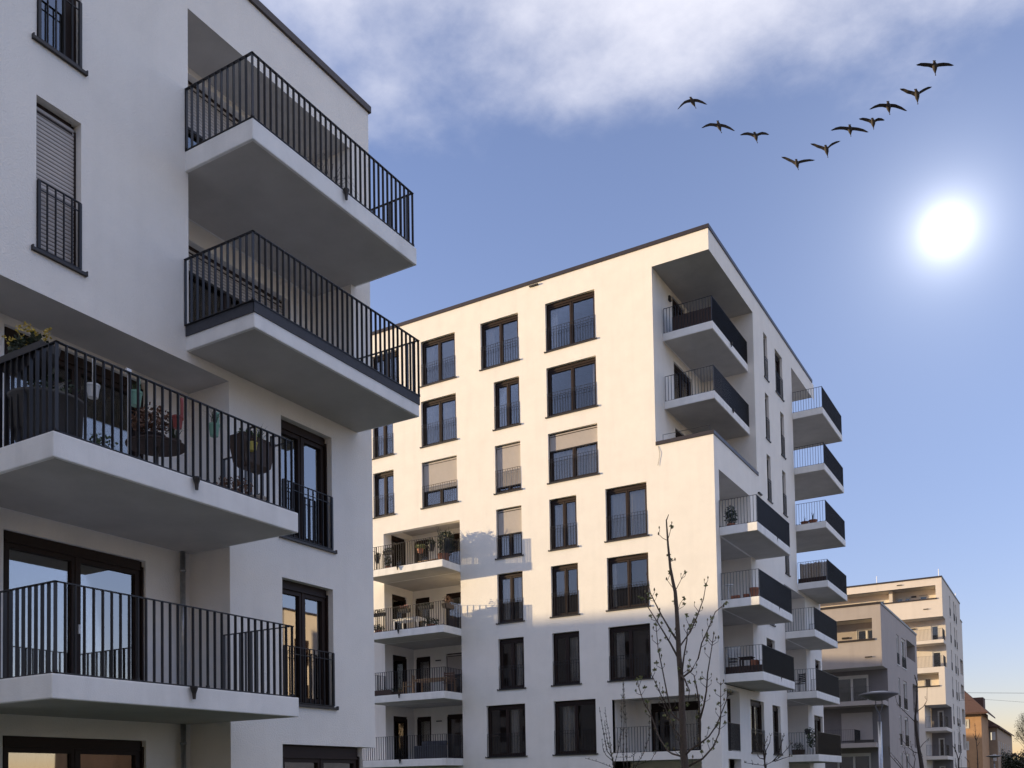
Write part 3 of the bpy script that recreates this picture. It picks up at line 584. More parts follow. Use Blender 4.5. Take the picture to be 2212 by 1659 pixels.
qa = recess(wl, sf, PA, -24, -12.15, 10.5, 13.17, 2.0, [(-13.6, -12.16, 10.6, 12.75), (-19.8, -17.0, 10.6, 12.75)])
recess(wl, sf, PB, 84.05, 89.0, 10.6, 13.07, 2.0); recess(wl, sf, PB, 86.8, 89.7, 7.2, 9.65, 2.0); recess(wl, sf, PB, 86.8, 89.7, 4.2, 6.6, 2.0)
PL = Pl('A', 74.2)
wk = MB(); wallgrid(wk, PL, -34, XC-0.004, 0, 9.68, [(-15.3, -12.9, z, z+2.15) for z in (7.2, 1.4)]); wk.build('recessed_wall', STUCK, bc)  # shade under the overhang put into the wall colour
sf.quad((-34, YC, 9.68), (XC, YC, 9.68), (XC, 74.2, 9.68), (-34, 74.2, 9.68))
wl.quad((-34, YC, 14.14), (XC, YC, 14.14), (XC, 90, 14.14), (-34, 90, 14.14)); wl.quad((-34, 90, 0), (XC, 90, 0), (XC, 90, 14.15), (-34, 90, 14.15)); wl.quad((-34, YC, 0), (-34, 90, 0), (-34, 90, 14.15), (-34, YC, 14.15))
wl.build('wall', STUCG, bc); sf.build('ceiling', SOFF, bc)
coping(bc, [(-34, XC+0.05, YC-0.05, YC+0.4, 14.12, 14.29), (XC-0.4, XC+0.049, YC+0.4, 90.05, 14.12, 14.29), (-24, -12.0, YC-0.06, YC+0.3, 11.56, 11.70)])
window(bc, qa, -13.6, -12.16, 10.6, 12.75, fm=FRAMEW, sill=False, d=0.05, head=0.02); window(bc, qa, -19.8, -17.0, 10.6, 12.75, fm=FRAMEW, sill=False, d=0.05, head=0.02)
for h in CB: window(bc, PB, *h, fm=FRAMEW, leaves=1, rail=0.9, sm=PLWHITE, d=0.1, head=0.05)
window(bc, PL, -15.3, -12.9, 7.2, 9.35, fm=FRAMEW, sill=False, d=0.06, rail=0); window(bc, PL, -15.3, -12.9, 1.4, 3.55, fm=FRAMEW, sill=False, d=0.06)
MB().box(-14.9, -12.7, 74.12, 74.19, 4.5, 6.55).build('awning_blind', SHUT, bc)
for zt, x0, x1 in ((7.27, -17.6, XC), (4.23, -17.6, -12.13)):
    o = MB().box(x0, x1-0.01, YC, 74.19, zt-0.33, zt).build('balcony_slab', STUCG, bc); railing(bc, [(x0+0.05, YC+0.05), (x1-0.8, YC+0.05)] if zt > 5 else [(-17.5, YC+0.05), (-13.6, YC+0.05), (-13.6, 74.1)], zt, zt+1.0, w=0.03)
lamp_on(bc, qa, -14.4, 12.15, w=0.5, h=0.14); lamp_on(bc, PA, -12.45, 10.38, w=0.5, h=0.07)
MB().box(-13.6, -12.3, YC+0.2, YC+0.5, 4.25, 4.45).build('planter_row', PLBLK, bc)

# ================================================================== BUILDING D
YD, XD = 107.0, -11.12
bd = thing('apartment_building', 'tall cream block behind, with a long open top terrace lit by evening sun', 'building', (-17, 116, 0))
PA = Pl('A', YD); PB = Pl('B', XD); wl = MB(); sf = Sheets()
wallgrid(wl, PA, -40, XD, 18.27, 22.33, [(-36, -11.72, 20.22, 21.56, 0.3)])
DB = [(z, z+2.25, u, u+w) for z in (19.25, 16.3, 13.3, 10.35, 7.4, 4.4, 1.5) for u, w in ((113.6, 1.0), (117.6, 1.2), (119.9, 0.9))]
hD = [(u0, u1, z0, z1, 0.2) for z0, z1, u0, u1 in DB]
hD += [(YD, 109.2, 13.1, 18.27, 0), (YD, 112.1, -1, 9.17, 0), (123.3, 126.5, 13.8, 15.6, 0), (123.3, 126.5, 10.9, 12.6, 0), (123.3, 126.5, 7.9, 9.7, 0), (123.3, 126.5, 4.9, 6.7, 0)]
wallgrid(wl, PB, YD, 127, 0, 22.33, hD + [(125, 127.1, 20.35, 23, 0)])
qd = recess(wl, sf, PA, -36, -11.72, 19.25, 21.56, 2.2, [(-15.9, -15.15, 19.4, 21.0), (-15.05, -14.4, 19.4, 21.0), (-13.6, -12.75, 19.4, 21.05), (-19.5, -18.6, 19.4, 21.0), (-17.9, -17.0, 19.4, 21.0)])
wl.box(-16.4, -16.05, YD+0.9, YD+2.2, 19.25, 21.56)
PM = Pl('A', 109.2); wallgrid(wl, PM, -40, XD, 9.17, 18.27, [(-12.55, -11.75, 15.9, 17.75), (-12.5, -11.6, 13.1, 14.95)])
sf.quad((-40, YD, 18.27), (XD, YD, 18.27), (XD, 109.2, 18.27), (-40, 109.2, 18.27))
wallgrid(wl, PA, -40, XD, 9.17, 13.08, [(-20, -11.7, 11.15, 12.50, 0.3)])
qe = recess(wl, sf, PA, -20, -11.7, 10.4, 12.5, 2.0, [(-13.35, -12.6, 10.5, 12.2)])
wl.quad((-40, YD, 13.08), (XD, YD, 13.08), (XD, 109.2, 13.08), (-40, 109.2, 13.08))
wallgrid(wl, PA, -14.6, -13.16, 0, 9.17); wl.quad((-13.16, YD, 0), (-13.16, 112, 0), (-13.16, 112, 9.17), (-13.16, YD, 9.17)); wk = MB(); wallgrid(wk, Pl('A', 112.1), -13.155, XD-0.004, 0, 9.17, [(-12.5, -11.9, z, z+2) for z in (0.9, 3.9, 6.85)]); wk.build('recessed_wall', STUCK, bd)  # recess back wall coloured darker than the cream render to stand for shade
sf.quad((-13.16, YD, 9.17), (XD, YD, 9.17), (XD, 112.1, 9.17), (-13.16, 112.1, 9.17))
for z0, z1 in ((13.8, 15.6), (10.9, 12.6), (7.9, 9.7), (4.9, 6.7)): recess(wl, sf, PB, 123.3, 126.5, z0, z1, 2.0)
wl.quad((-40, YD, 22.32), (XD, YD, 22.32), (XD, 125, 22.32), (-40, 125, 22.32)); wl.quad((-40, 127, 0), (XD, 127, 0), (XD, 127, 20.35), (-40, 127, 20.35)); wl.quad((-40, 125, 20.3), (XD, 125, 20.3), (XD, 125, 22.33), (-40, 125, 22.33)); wl.quad((-40, 125, 20.35), (XD, 125, 20.35), (XD, 127, 20.35), (-40, 127, 20.35))
wl.build('wall', STUCD, bd); sf.build('ceiling', SOFF, bd)
coping(bd, [(-40, XD+0.06, YD-0.06, YD+0.4, 22.3, 22.47), (XD-0.4, XD+0.059, YD+0.4, 125.05, 22.3, 22.47), (XD-0.4, XD+0.059, 125.05, 127.1, 20.33, 20.48), (-36, -11.6, YD-0.07, YD+0.3, 20.1, 20.24), (-20, -11.6, YD-0.07, YD+0.3, 11.03, 11.16)])
for u0, u1 in ((-15.9, -15.15), (-15.05, -14.4), (-13.6, -12.75), (-19.5, -18.6), (-17.9, -17.0)): window(bd, qd, u0, u1, 19.4, 21.0, leaves=1, fm=FRAMEW, sill=False, d=0.05, head=0.02)
window(bd, PM, -12.55, -11.75, 15.9, 17.75, leaves=1, fm=FRAMEW, sill=False, d=0.05, head=0.02); window(bd, PM, -12.5, -11.6, 13.1, 14.95, leaves=1, fm=FRAMEW, sill=False, d=0.05, head=0.02)
window(bd, qe, -13.35, -12.6, 10.5, 12.2, leaves=1, fm=FRAMEW, sill=False, d=0.05, curtain=[(0, 1)], head=0.02)
for z in (0.9, 3.9, 6.85): window(bd, Pl('A', 112.1), -12.5, -11.9, z, z+2, leaves=1, fm=FRAMEW, sill=False, d=0.05, head=0.02)
for z0, z1, u0, u1 in DB: window(bd, PB, u0, u1, z0, z1, leaves=1, rail=0.9, fm=FRAMEW, sm=PLWHITE, d=0.1, head=0.05)
for zt, x0, x1 in ((15.90, -18, XD), (6.83, -13.159, XD), (3.88, -13.159, XD)):
    MB().box(x0, x1-0.01, YD+0.001, 109.19 if zt > 10 else 112.09, zt-0.36, zt).build('balcony_slab', STUCD, bd)
    y1 = 109.1 if zt > 10 else 109.3; railing(bd, [(x0+0.05, YD+0.06), (x1-0.1, YD+0.06), (x1-0.1, y1)], zt, zt+1.15, w=0.035, t=0.02)
railing(bd, [(-18, YD+0.08), (XD-0.1, YD+0.08), (XD-0.1, 109.1)], 13.09, 14.25, w=0.035, t=0.02)
ant = MB()
for x, y in ((-17.47, 107.3), (-11.4, 107.3), (-11.3, 122.5)): ant.tube([(x, y, 22.3), (x, y, 23.25)], 0.035, 5)
ant.build('roof_rod', PLWHITE, bd)
lamp_on(bd, PA, -15.2, 21.95, w=0.5, h=0.08); lamp_on(bd, PA, -12.7, 19.15, w=0.5, h=0.08); lamp_on(bd, qd, -14.1, 20.95, w=0.5, h=0.16); lamp_on(bd, PM, -14.3, 17.5, w=0.5, h=0.14)

# ================================================================== OLD HOUSES
eh = thing('old_house', 'ochre gabled old house with brown tiled roof, half in evening sun', 'house', (-14, 148, 0))
wl = MB(); YE, XE = 140.0, -10.36
wallgrid(wl, Pl('A', YE), -20, XE, 0, 10.5, [(-12.5, -11.95, 8.25, 9.2, 0.15), (-12.6, -12.05, 5.35, 6.3, 0.15)])
wallgrid(wl, Pl('B', XE), YE, 152, 0, 10.5); wl.quad((-20, 152, 0), (XE, 152, 0), (XE, 152, 10.5), (-20, 152, 10.5))
wl.build('wall', OCHRE, eh)
rf = MB()
def slope(a, b, c, d, th=0.22):
    rf.quad(a, b, c, d); lo = [(p[0], p[1], p[2]-th) for p in (a, b, c, d)]; rf.quad(*lo)
    P = (a, b, c, d)
    for i in range(4): rf.quad(P[i], P[(i+1) % 4], lo[(i+1) % 4], lo[i])
slope((-9.5, 138.9, 10.15), (-9.5, 153, 10.15), (-15.2, 147, 16.3), (-15.2, 145, 16.3)); slope((-9.5, 138.9, 10.15), (-20.6, 138.9, 10.15), (-15.4, 145, 16.3), (-15.2, 145, 16.3)); slope((-20.6, 138.9, 10.15), (-20.6, 153, 10.15), (-15.4, 147, 16.3), (-15.4, 145, 16.3))
rf.build('roof', ROOFT, eh)
MB().box(-12.2, -10.2, 142.4, 145.5, 10.9, 12.35).build('roof_dormer', ROOFT, eh, bevel=0.05)
for z0, z1, x0, x1 in ((8.25, 9.2, -12.5, -11.95), (5.35, 6.3, -12.6, -12.05)):
    w = window(eh, Pl('A', YE), x0, x1, z0, z1, fm=FRAMEW, d=0.05, sill=False, head=0.0); tr = MB()
    for a in ((x0-0.12, x0, z0-0.12, z1+0.12), (x1, x1+0.12, z0-0.12, z1+0.12), (x0, x1, z1, z1+0.12), (x0, x1, z0-0.12, z0)): tr.pbox(Pl('A', YE), a[0], a[1], 0.002, 0.04, a[2], a[3])
    tr.build('window_surround', FRAMEW, w)
e2 = thing('old_house', 'long tan row house with pale shutters, stepping down behind the ochre house', 'house', (-12, 165, 0))
wl = MB(); wallgrid(wl, Pl('A', 152.5), -18, -9.3, 0, 8.9, [(-10.15, -9.7, 6.9, 8.0, 0.12)]); wallgrid(wl, Pl('B', -9.3), 152.5, 190, 0, 8.9, [(155+k*5, 156.3+k*5, z, z+1.6, 0.15) for k in range(6) for z in (1.5, 5.2)])
wl.build('wall', TAN, e2)
rf = MB(); slope((-8.9, 151.9, 8.85), (-8.9, 190, 8.85), (-13.6, 190, 12.2), (-13.6, 154.5, 12.2)); slope((-8.9, 151.9, 8.85), (-18, 151.9, 8.85), (-13.7, 154.5, 12.2), (-13.6, 154.5, 12.2)); rf.build('roof', ROOFT, e2)
for k in range(6):
    for z in (1.5, 5.2): window(e2, Pl('B', -9.3), 155+k*5, 156.3+k*5, z, z+1.6, fm=FRAMEW, d=0.05, sill=False, head=0)
MB().pbox(Pl('A', 152.5), -10.0, -9.55, 0.0+0.01, 0.06, 6.9, 8.05).build('window_shutter', PLWHITE, e2); MB().pbox(Pl('A', 152.5), -9.95, -9.5, 0.01, 0.06, 3.9, 4.9).build('window_shutter', PLWHITE, e2)
tw = thing('chapel_tower', 'slim white tower catching the sun beyond the row houses', 'tower', (-17, 300, 0))
MB().box(-17.4, -16.6, 299.6, 300.4, 0, 14.2).build('shaft', STUCD, tw); MB().lathe((-17, 300, 14.2), [(0.62, 0), (0.1, 0.9), (0.0, 1.3)], 4).build('roof', STUCD, tw)
fh = thing('distant_house', 'small sunlit pale house low among the dark hedges at the right edge', 'house', (-6.6, 170, 0))
wallm = MB(); wallm.box(-9.2, -6.9, 168, 173, 0, 4.2); wallm.build('wall', STUCD, fh); rf = MB(); slope((-6.6, 167.6, 4.1), (-6.6, 173.4, 4.1), (-8.0, 173.4, 5.3), (-8.0, 167.6, 5.3)); slope((-9.5, 167.6, 4.1), (-9.5, 173.4, 4.1), (-8.0, 173.4, 5.3), (-8.0, 167.6, 5.3)); rf.build('roof', ROOFT, fh)
wi = MB(); wi.tube([(-40, 120, 11.8), (-10.4, 120, 11.27), (-4.5, 120, 10.85), (12, 120, 10.6)], 0.018, 4); wi.tube([(-40, 121, 10.9), (-8.3, 121, 10.44), (-4.5, 121, 9.9), (12, 121, 9.4)], 0.012, 4)
tag(wi.build('overhead_wire', DARK), 'thin overhead wires crossing the pale sky above the old houses', 'wire')

# ================================================================== OFF-FRAME NEIGHBOURS (cast the long shadow, mirror in the panes, one added to bounce sunlight)
def simple_block(label, x0, x1, y0, y1, h, m, rz=0, face='x'):
    cx, cy = (x0+x1)/2, (y0+y1)/2
    t = thing('apartment_building', label, 'building', (cx, cy, 0)); t.rotation_euler = (0, 0, rz)
    mb = MB(); mb.box(x0, x1, y0, y1, 0, h); mb.build('wall', m, t)
    win = MB()
    nf = int(h/3)
    for f in range(nf):
        for k in range(int((y1-y0)/3.2)):
            for xx in (x0-0.03, x1):
                win.box(xx, xx+0.03, y0+1+k*3.2, y0+2.3+k*3.2, 0.9+f*3, 2.6+f*3)
        for k in range(int((x1-x0)/3.2)):
            for yy in (y0-0.03, y1): win.box(x0+1+k*3.2, x0+2.3+k*3.2, yy, yy+0.03, 0.9+f*3, 2.6+f*3)
    win.build('window', FRAMEB, t); MB().box(x0-0.05, x1+0.05, y0-0.05, y1+0.05, h, h+0.15).build('roof_coping', COPE, t)
    return t
# edge facing the lit front runs almost along X
L_, Wd = 34.0, 12.0; ax = Vector((0.625, -0.142, 0)).normalized(); nn = Vector((-ax.y, ax.x, 0))
mid = Vector((-90.5, 8.5, 0)) - nn*Wd/2
t = simple_block('long roofed block across the western courtyard, outside the picture', mid.x-L_/2, mid.x+L_/2, mid.y-Wd/2, mid.y+Wd/2, 16.35, STUCD, atan2(ax.y, ax.x))
simple_block('western block behind the middle building, outside the picture', -104, -90, 28, 58, 18.2, STUCG)
simple_block('farther western block hidden behind the buildings', -104, -90, 66, 92, 15.4, STUCD)
simple_block('farthest western block hidden behind the buildings', -104, -90, 98, 124, 15.2, STUCD)
simple_block('cream block across the street, mirrored in the nearest panes', 20, 25, 46.3, 80, 13.4, STUCD)
simple_block('long cream block added unseen beside the camera to bounce sunlight onto the shaded walls', 22, 30, -45, 18, 15.0, STUCD)  # added fill: its sunlit face throws warm light on the shaded walls
simple_block('low ochre house across the street, glowing in the lowest pane, outside the picture', 30, 32.5, 39.6, 52, 5.6, OCHRE)
simple_block('tall brown block to the south, mirrored dark in the lit front, outside the picture', -80, -12, -38, -25, 23.5, STUCK)
simple_block('second southern block further west, outside the picture', -140, -90, -38, -25, 12.0, TAN)

# ================================================================== PLANTS, POTS, FURNITURE
def leaves(mb, c, r, n, s, flat=0.0):
    for _ in range(n):
        while True:
            p = Vector((random.uniform(-1, 1), random.uniform(-1, 1), random.uniform(-1, 1)))
            if p.length < 1: break
        q = Vector((c[0]+p.x*r[0], c[1]+p.y*r[1], c[2]+p.z*r[2]))
        a = Vector((random.gauss(0, 1), random.gauss(0, 1), random.gauss(0, 0.6))).normalized(); b = a.cross(Vector((random.gauss(0, 1), random.gauss(0, 1), random.gauss(0, 1)))).normalized()
        l = s*random.uniform(0.6, 1.3); w = l*0.32
        mb.quad(tuple(q), tuple(q+a*l*0.5+b*w), tuple(q+a*l), tuple(q+a*l*0.5-b*w))
def blades(mb, c, n, h, sp, w=0.008):
    for _ in range(n):
        th = random.uniform(0, 2*pi); k = random.uniform(0.3, 1)*sp; hh = h*random.uniform(0.6, 1)
        p0 = Vector((c[0]+random.uniform(-.03, .03), c[1]+random.uniform(-.03, .03), c[2])); p1 = p0+Vector((cos(th)*k*0.4, sin(th)*k*0.4, hh*0.7)); p2 = p0+Vector((cos(th)*k, sin(th)*k, hh*0.95))
        s = Vector((-sin(th), cos(th), 0))*w; mb.quad(tuple(p0-s), tuple(p0+s), tuple(p1+s), tuple(p1-s)); mb.tri(tuple(p1-s), tuple(p1+s), tuple(p2))
def pot(label, loc, r, h, m, plant=None, name='flower_pot', cat='flower pot', group=None, clip=None, leaf=None, taper=0.72, tilt=0):
    t = thing(name, label, cat, loc, group); x, y, z = loc
    MB().lathe((x, y, z), [(0.0, 0.001), (r*taper, 0), (r*0.95, h*0.82), (r*1.03, h*0.83), (r*1.03, h), (r*0.93, h), (r*0.9, h*0.9), (0, h*0.9)], 18).build('pot', m, t, smooth=False)
    if clip:
        cm = MB(); cm.box(x+clip[0]-0.012, x+clip[0]+0.012, y+clip[1]-0.02, y+clip[1]+0.02, z+h*0.8, clip[2]); cm.box(min(x+clip[0], x)-0.01, max(x+clip[0], x)+0.01, y+clip[1]-0.02, y+clip[1]+0.02, z+h*0.72, z+h*0.9); cm.build('hook', m, t)
    if plant:
        kind, n, s, rr, hh = plant; pm = MB()
        if kind == 'blade': blades(pm, (x, y, z+h*0.88), n, hh, rr, s)
        else: leaves(pm, (x, y, z+h*0.9+hh*0.5), (rr, rr, hh*0.55), n, s)
        pm.build('foliage', leaf or LEAF, t)
    if tilt: t.rotation_euler = (0, tilt, 0)
    return t
# near balcony (third from the top): pots hooked on the rail
pot('white enamel hanging pot on the near balcony rail', (-10.60, 7.67, 6.62), 0.085, 0.17, PLWHITE, clip=(0.02, 0.0, 7.13))
pot('mint green hanging pot beside the white stick', (-10.61, 8.32, 6.74), 0.085, 0.19, PLGREEN, plant=('blade', 18, 0.004, 0.10, 0.16), clip=(0.03, 0.02, 7.1))
pot('mint green hanging pot with grassy tuft, nearer the loggia corner', (-10.60, 9.66, 6.74), 0.08, 0.18, PLGREEN, plant=('blade', 46, 0.003, 0.2, 0.24), clip=(0.03, 0.04, 7.1), leaf=LEAFD)
pot('red hanging pot behind the near balcony rail', (-10.62, 9.02, 6.66), 0.075, 0.17, PLRED, clip=(0.03, 0.05, 7.1))
pot('yellow hanging pot in front of the dark planter', (-10.58, 10.40, 6.74), 0.07, 0.13, PLYEL, plant=('leaf', 60, 0.04, 0.08, 0.06), clip=(0.03, 0.02, 7.1), leaf=LEAFR)
st = MB().tube([(-10.52, 8.135, 6.0), (-10.52, 8.135, 7.1)], 0.012, 8); st.box(-10.535, -10.50, 8.10, 8.17, 7.08, 7.15)
tag(st.build('garden_stick', PLWHITE), 'thin white stick standing against the near balcony rail', 'stick')
pl_ = thing('hanging_planter', 'broad dark trough planter hung inside the rail near its far end', 'planter', (-10.78, 10.58, 6.52))
tr = MB(); i = len(tr.v)
for (zz, ex, ey) in ((6.53, 0.09, 0.20), (6.60, 0.13, 0.27), (6.97, 0.17, 0.33), (7.0, 0.18, 0.34)):
    tr.v += [(-10.78-ex, 10.58-ey, zz), (-10.78+ex, 10.58-ey, zz), (-10.78+ex, 10.58+ey, zz), (-10.78-ex, 10.58+ey, zz)]
for k in range(3):
    for j in range(4): tr.f.append((i+k*4+j, i+k*4+(j+1) % 4, i+(k+1)*4+(j+1) % 4, i+(k+1)*4+j))
tr.f.append((i, i+3, i+2, i+1)); tr.build('trough', PLBRN, pl_)
MB().box(-10.95, -10.61, 10.26, 10.90, 6.955, 6.965).build('soil', SHADE, pl_); fm_ = MB(); leaves(fm_, (-10.78, 10.5, 7.02), (0.13, 0.28, 0.08), 160, 0.07); blades(fm_, (-10.75, 10.7, 6.97), 60, 0.28, 0.25, 0.004); fm_.build('foliage', LEAF, pl_)
hk = MB(); hk.box(-10.62, -10.50, 10.35, 10.38, 7.08, 7.10); hk.box(-10.62, -10.60, 10.35, 10.38, 6.95, 7.1); hk.box(-10.62, -10.50, 10.80, 10.83, 7.08, 7.10); hk.box(-10.62, -10.60, 10.80, 10.83, 6.95, 7.1); hk.build('hook', PLBLK, pl_)
# half-round planter with yellow flowers on the left rail
pf = thing('hanging_planter', 'big half round planter of yellow flowers at the left photo edge', 'planter', (-11.30, 7.22, 6.95))
tr = MB(); n = 10
for k in range(n+1):
    th = pi*k/n; tr.v += [(-11.30-0.47*cos(th), 7.10, 7.20-0.30*sin(th)), (-11.30-0.47*cos(th), 7.38, 7.20-0.30*sin(th))]
for k in range(n): tr.f.append((2*k, 2*k+1, 2*k+3, 2*k+2))
tr.f.append(tuple(range(0, 2*n+2, 2))); tr.f.append(tuple(range(1, 2*n+2, 2))[::-1]); tr.build('trough', PLBLK, pf)
fm_ = MB(); leaves(fm_, (-11.30, 7.24, 7.30), (0.36, 0.16, 0.11), 260, 0.07); fm_.build('foliage', LEAFD, pf)
fl = MB()
for _ in range(26):
    c = (-11.30+random.uniform(-.36, .36), 7.22+random.uniform(-.15, .15), 7.36+random.uniform(0, .12)); leaves(fl, c, (0.02, 0.02, 0.02), 12, 0.038)
fo = fl.build('flowers', FLOW, pf); fo['kind'] = 'stuff'
tb_ = thing('rain_barrel', 'dark round tub standing on the near balcony behind the left rail', 'tub', (-11.3, 7.5, 5.97))
MB().lathe((-11.3, 7.5, 5.97), [(0, 0), (0.30, 0), (0.42, 0.25), (0.44, 0.62), (0.47, 0.66), (0.47, 0.70), (0.43, 0.70), (0.41, 0.4), (0, 0.35)], 24).build('tub', PLBLK, tb_, smooth=True)
fm_ = MB(); leaves(fm_, (-11.3, 7.55, 6.85), (0.35, 0.3, 0.2), 150, 0.09); fm_.build('foliage', LEAFD, tb_)
rt_ = thing('round_table', 'round dark table on the near balcony under a potted shrub', 'table', (-11.35, 9.25, 5.97))
MB().lathe((-11.35, 9.25, 6.60), [(0, 0), (0.40, 0), (0.42, 0.015), (0.42, 0.035), (0, 0.035)], 32).build('tabletop', SHADE, rt_)
MB().tube([(-11.35, 9.25, 5.97), (-11.35, 9.25, 6.60)], 0.035, 10).build('leg', PLBLK, rt_); MB().lathe((-11.35, 9.25, 5.97), [(0, 0), (0.22, 0), (0.22, 0.02), (0.04, 0.05), (0, 0.05)], 20).build('foot', PLBLK, rt_)
pot('bushy reddish plant in a low bowl on the round table', (-11.35, 9.2, 6.64), 0.17, 0.13, SHADE, plant=('leaf', 420, 0.075, 0.30, 0.42), leaf=LEAFR, cat='potted plant', name='potted_plant')
pot('spiky potted plant on the round table edge', (-11.2, 9.45, 6.64), 0.10, 0.10, SHADE, plant=('blade', 50, 0.006, 0.32, 0.32), leaf=LEAFD, cat='potted plant', name='potted_plant')
pot('low clay bowl with two seedlings at the far end of the near balcony', (-10.78, 10.68, 5.97), 0.15, 0.16, CLAY, plant=('blade', 8, 0.012, 0.1, 0.1), cat='potted plant', name='potted_plant', leaf=LEAFD)
pot('low brown bush on the balcony floor under the dark planter', (-10.85, 10.25, 5.97), 0.13, 0.10, TERRA, plant=('leaf', 420, 0.05, 0.30, 0.26), leaf=LEAFR, cat='potted plant', name='potted_plant')
pot('leafy pot on the balcony floor beside the round table', (-10.85, 7.95, 5.97), 0.12, 0.12, TERRA, plant=('leaf', 160, 0.05, 0.2, 0.2), cat='potted plant', name='potted_plant')
bs = MB().box(-11.1, -10.75, 7.25, 7.75, 5.975, 6.10); tag(bs.build('storage_crate', BLUE, bevel=0.03), 'blue plastic crate on the near balcony floor behind the corner bars', 'crate')
wp = thing('potted_plant', 'bare wiry plant behind the bars of the topmost balcony', 'potted plant', (-10.9, 12.6, 11.9)); MB().lathe((-10.9, 12.6, 11.9), [(0, 0), (0.09, 0), (0.13, 0.2), (0.14, 0.2), (0.14, 0.22), (0, 0.2)], 14).build('pot', PLBRN, wp)
wm = MB()
for _ in range(26):
    th = random.uniform(0, 2*pi); r = random.uniform(0.15, 0.4); wm.tube([(-10.9, 12.6, 12.1), (-10.9+cos(th)*r*0.4, 12.6+sin(th)*r*0.6, 12.3), (-10.9+cos(th)*r*0.8, 12.6+sin(th)*r*1.3, 12.3+random.uniform(0.0, 0.3)), (-10.9+cos(th)*r, 12.6+sin(th)*r*2.2, 12.15+random.uniform(0, 0.25))], [0.006, 0.004, 0.003, 0.002], 4)
wm.build('foliage', BARKD, wp)
# ---- front left loggias of the middle block
def chair(label, x, y, z, rz, m, group=None):
    t = thing('garden_chair', label, 'chair', (x, y, z), group)
    for i in range(5): MB().box(x-0.22, x+0.22, y-0.20+i*0.085, y-0.13+i*0.085, z+0.43, z+0.45).build('seat_slat', m, t)
    for i in range(5): MB().box(x-0.22, x+0.22, y+0.22, y+0.24, z+0.52+i*0.09, z+0.585+i*0.09).build('back_slat', m, t)
    for sx in (-1, 1):
        MB().box(x+sx*0.23-0.015, x+sx*0.23+0.015, y-0.22, y-0.19, z, z+0.62).build('leg', m, t); MB().box(x+sx*0.23-0.015, x+sx*0.23+0.015, y+0.20, y+0.23, z, z+0.98).build('leg', m, t)
        MB().box(x+sx*0.23-0.02, x+sx*0.23+0.02, y-0.23, y+0.2, z+0.62, z+0.64).build('armrest', m, t)
    t.rotation_euler = (0, 0, rz); return t
def table(label, x, y, z, lx, ly, h, m, topm=None):
    t = thing('garden_table', label, 'table', (x, y, z)); n = 7
    for i in range(n): MB().box(x-lx/2, x+lx/2, y-ly/2+i*ly/n, y-ly/2+(i+0.9)*ly/n, z+h-0.025, z+h).build('plank', topm or m, t)
    MB().box(x-lx/2+0.05, x+lx/2-0.05, y-ly/2+0.05, y+ly/2-0.05, z+h-0.09, z+h-0.027).build('apron', m, t)
    for sx in (-1, 1):
        for sy in (-1, 1): MB().box(x+sx*(lx/2-0.06)-0.03, x+sx*(lx/2-0.06)+0.03, y+sy*(ly/2-0.06)-0.03, y+sy*(ly/2-0.06)+0.03, z, z+h-0.09).build('leg', m, t)
    return t
def trough(label, x, y, z, lx, ly, h, m, leaf, n=200, fh=0.16, flower=None, group=None):
    t = thing('window_box', label, 'window box', (x, y, z), group)
    b = MB(); i = 0
    for zz, k in ((z, 0.85), (z+h, 1.0)): b.v += [(x-lx/2*k, y-ly/2*k, zz), (x+lx/2*k, y-ly/2*k, zz), (x+lx/2*k, y+ly/2*k, zz), (x-lx/2*k, y+ly/2*k, zz)]
    b.f = [(0, 3, 2, 1), (4, 5, 6, 7), (0, 1, 5, 4), (1, 2, 6, 5), (2, 3, 7, 6), (3, 0, 4, 7)]; b.build('trough', m, t)
    f = MB(); leaves(f, (x, y, z+h+fh*0.4), (lx/2, ly/2+0.03, fh*0.6), n, 0.06); f.build('foliage', leaf, t)
    if flower: f = MB(); leaves(f, (x, y, z+h+fh*0.75), (lx/2, ly/2+0.03, fh*0.4), n//2, 0.05); f.build('flowers', flower, t)
    return t
z4, z3, z2, z1 = 11.86, 8.89, 5.90, 2.88
big = thing('potted_plant', 'tall dense shrub filling the right end of the sunlit upper loggia', 'potted plant', (-24.62, 36.0, z4)); MB().lathe((-24.62, 36.0, z4), [(0, 0), (0.2, 0), (0.27, 0.36), (0.29, 0.36), (0.29, 0.4), (0, 0.38)], 16).build('pot', TERRA, big)
f = MB(); leaves(f, (-24.62, 36.25, z4+0.95), (0.34, 0.42, 0.60), 1300, 0.10)
for _ in range(40): th = random.uniform(0, 2*pi); f.tube([(-24.6, 36.2, z4+0.4), (-24.6+cos(th)*0.2, 36.2+sin(th)*0.25, z4+1.0), (-24.6+cos(th)*0.40, 36.2+sin(th)*0.45, z4+1.2+random.uniform(0, 0.5))], 0.006, 3)
f.build('foliage', LEAFD, big)
trough('dark window box on the sunlit upper rail, left part', -27.4, 35.5, z4+0.66, 0.55, 0.2, 0.17, PLBLK, LEAFD)
pot('small dark pot hooked left on the sunlit upper rail', (-28.05, 35.5, z4+0.35), 0.13, 0.26, PLBLK, plant=('leaf', 120, 0.08, 0.14, 0.24), leaf=LEAFD, clip=(0, -0.1, z4+1.1))
pot('dark planter hooked near the right corner of the sunlit upper rail', (-24.95, 35.52, z4+0.5), 0.16, 0.26, PLBLK, plant=('leaf', 160, 0.1, 0.18, 0.3), leaf=LEAFD, clip=(0, -0.13, z4+1.1))
pot('small conical evergreen on the sunlit upper loggia floor', (-27.62, 35.75, z4), 0.13, 0.18, TERRA, plant=('leaf', 600, 0.06, 0.17, 0.55), leaf=LEAFD, cat='potted plant', name='potted_plant')
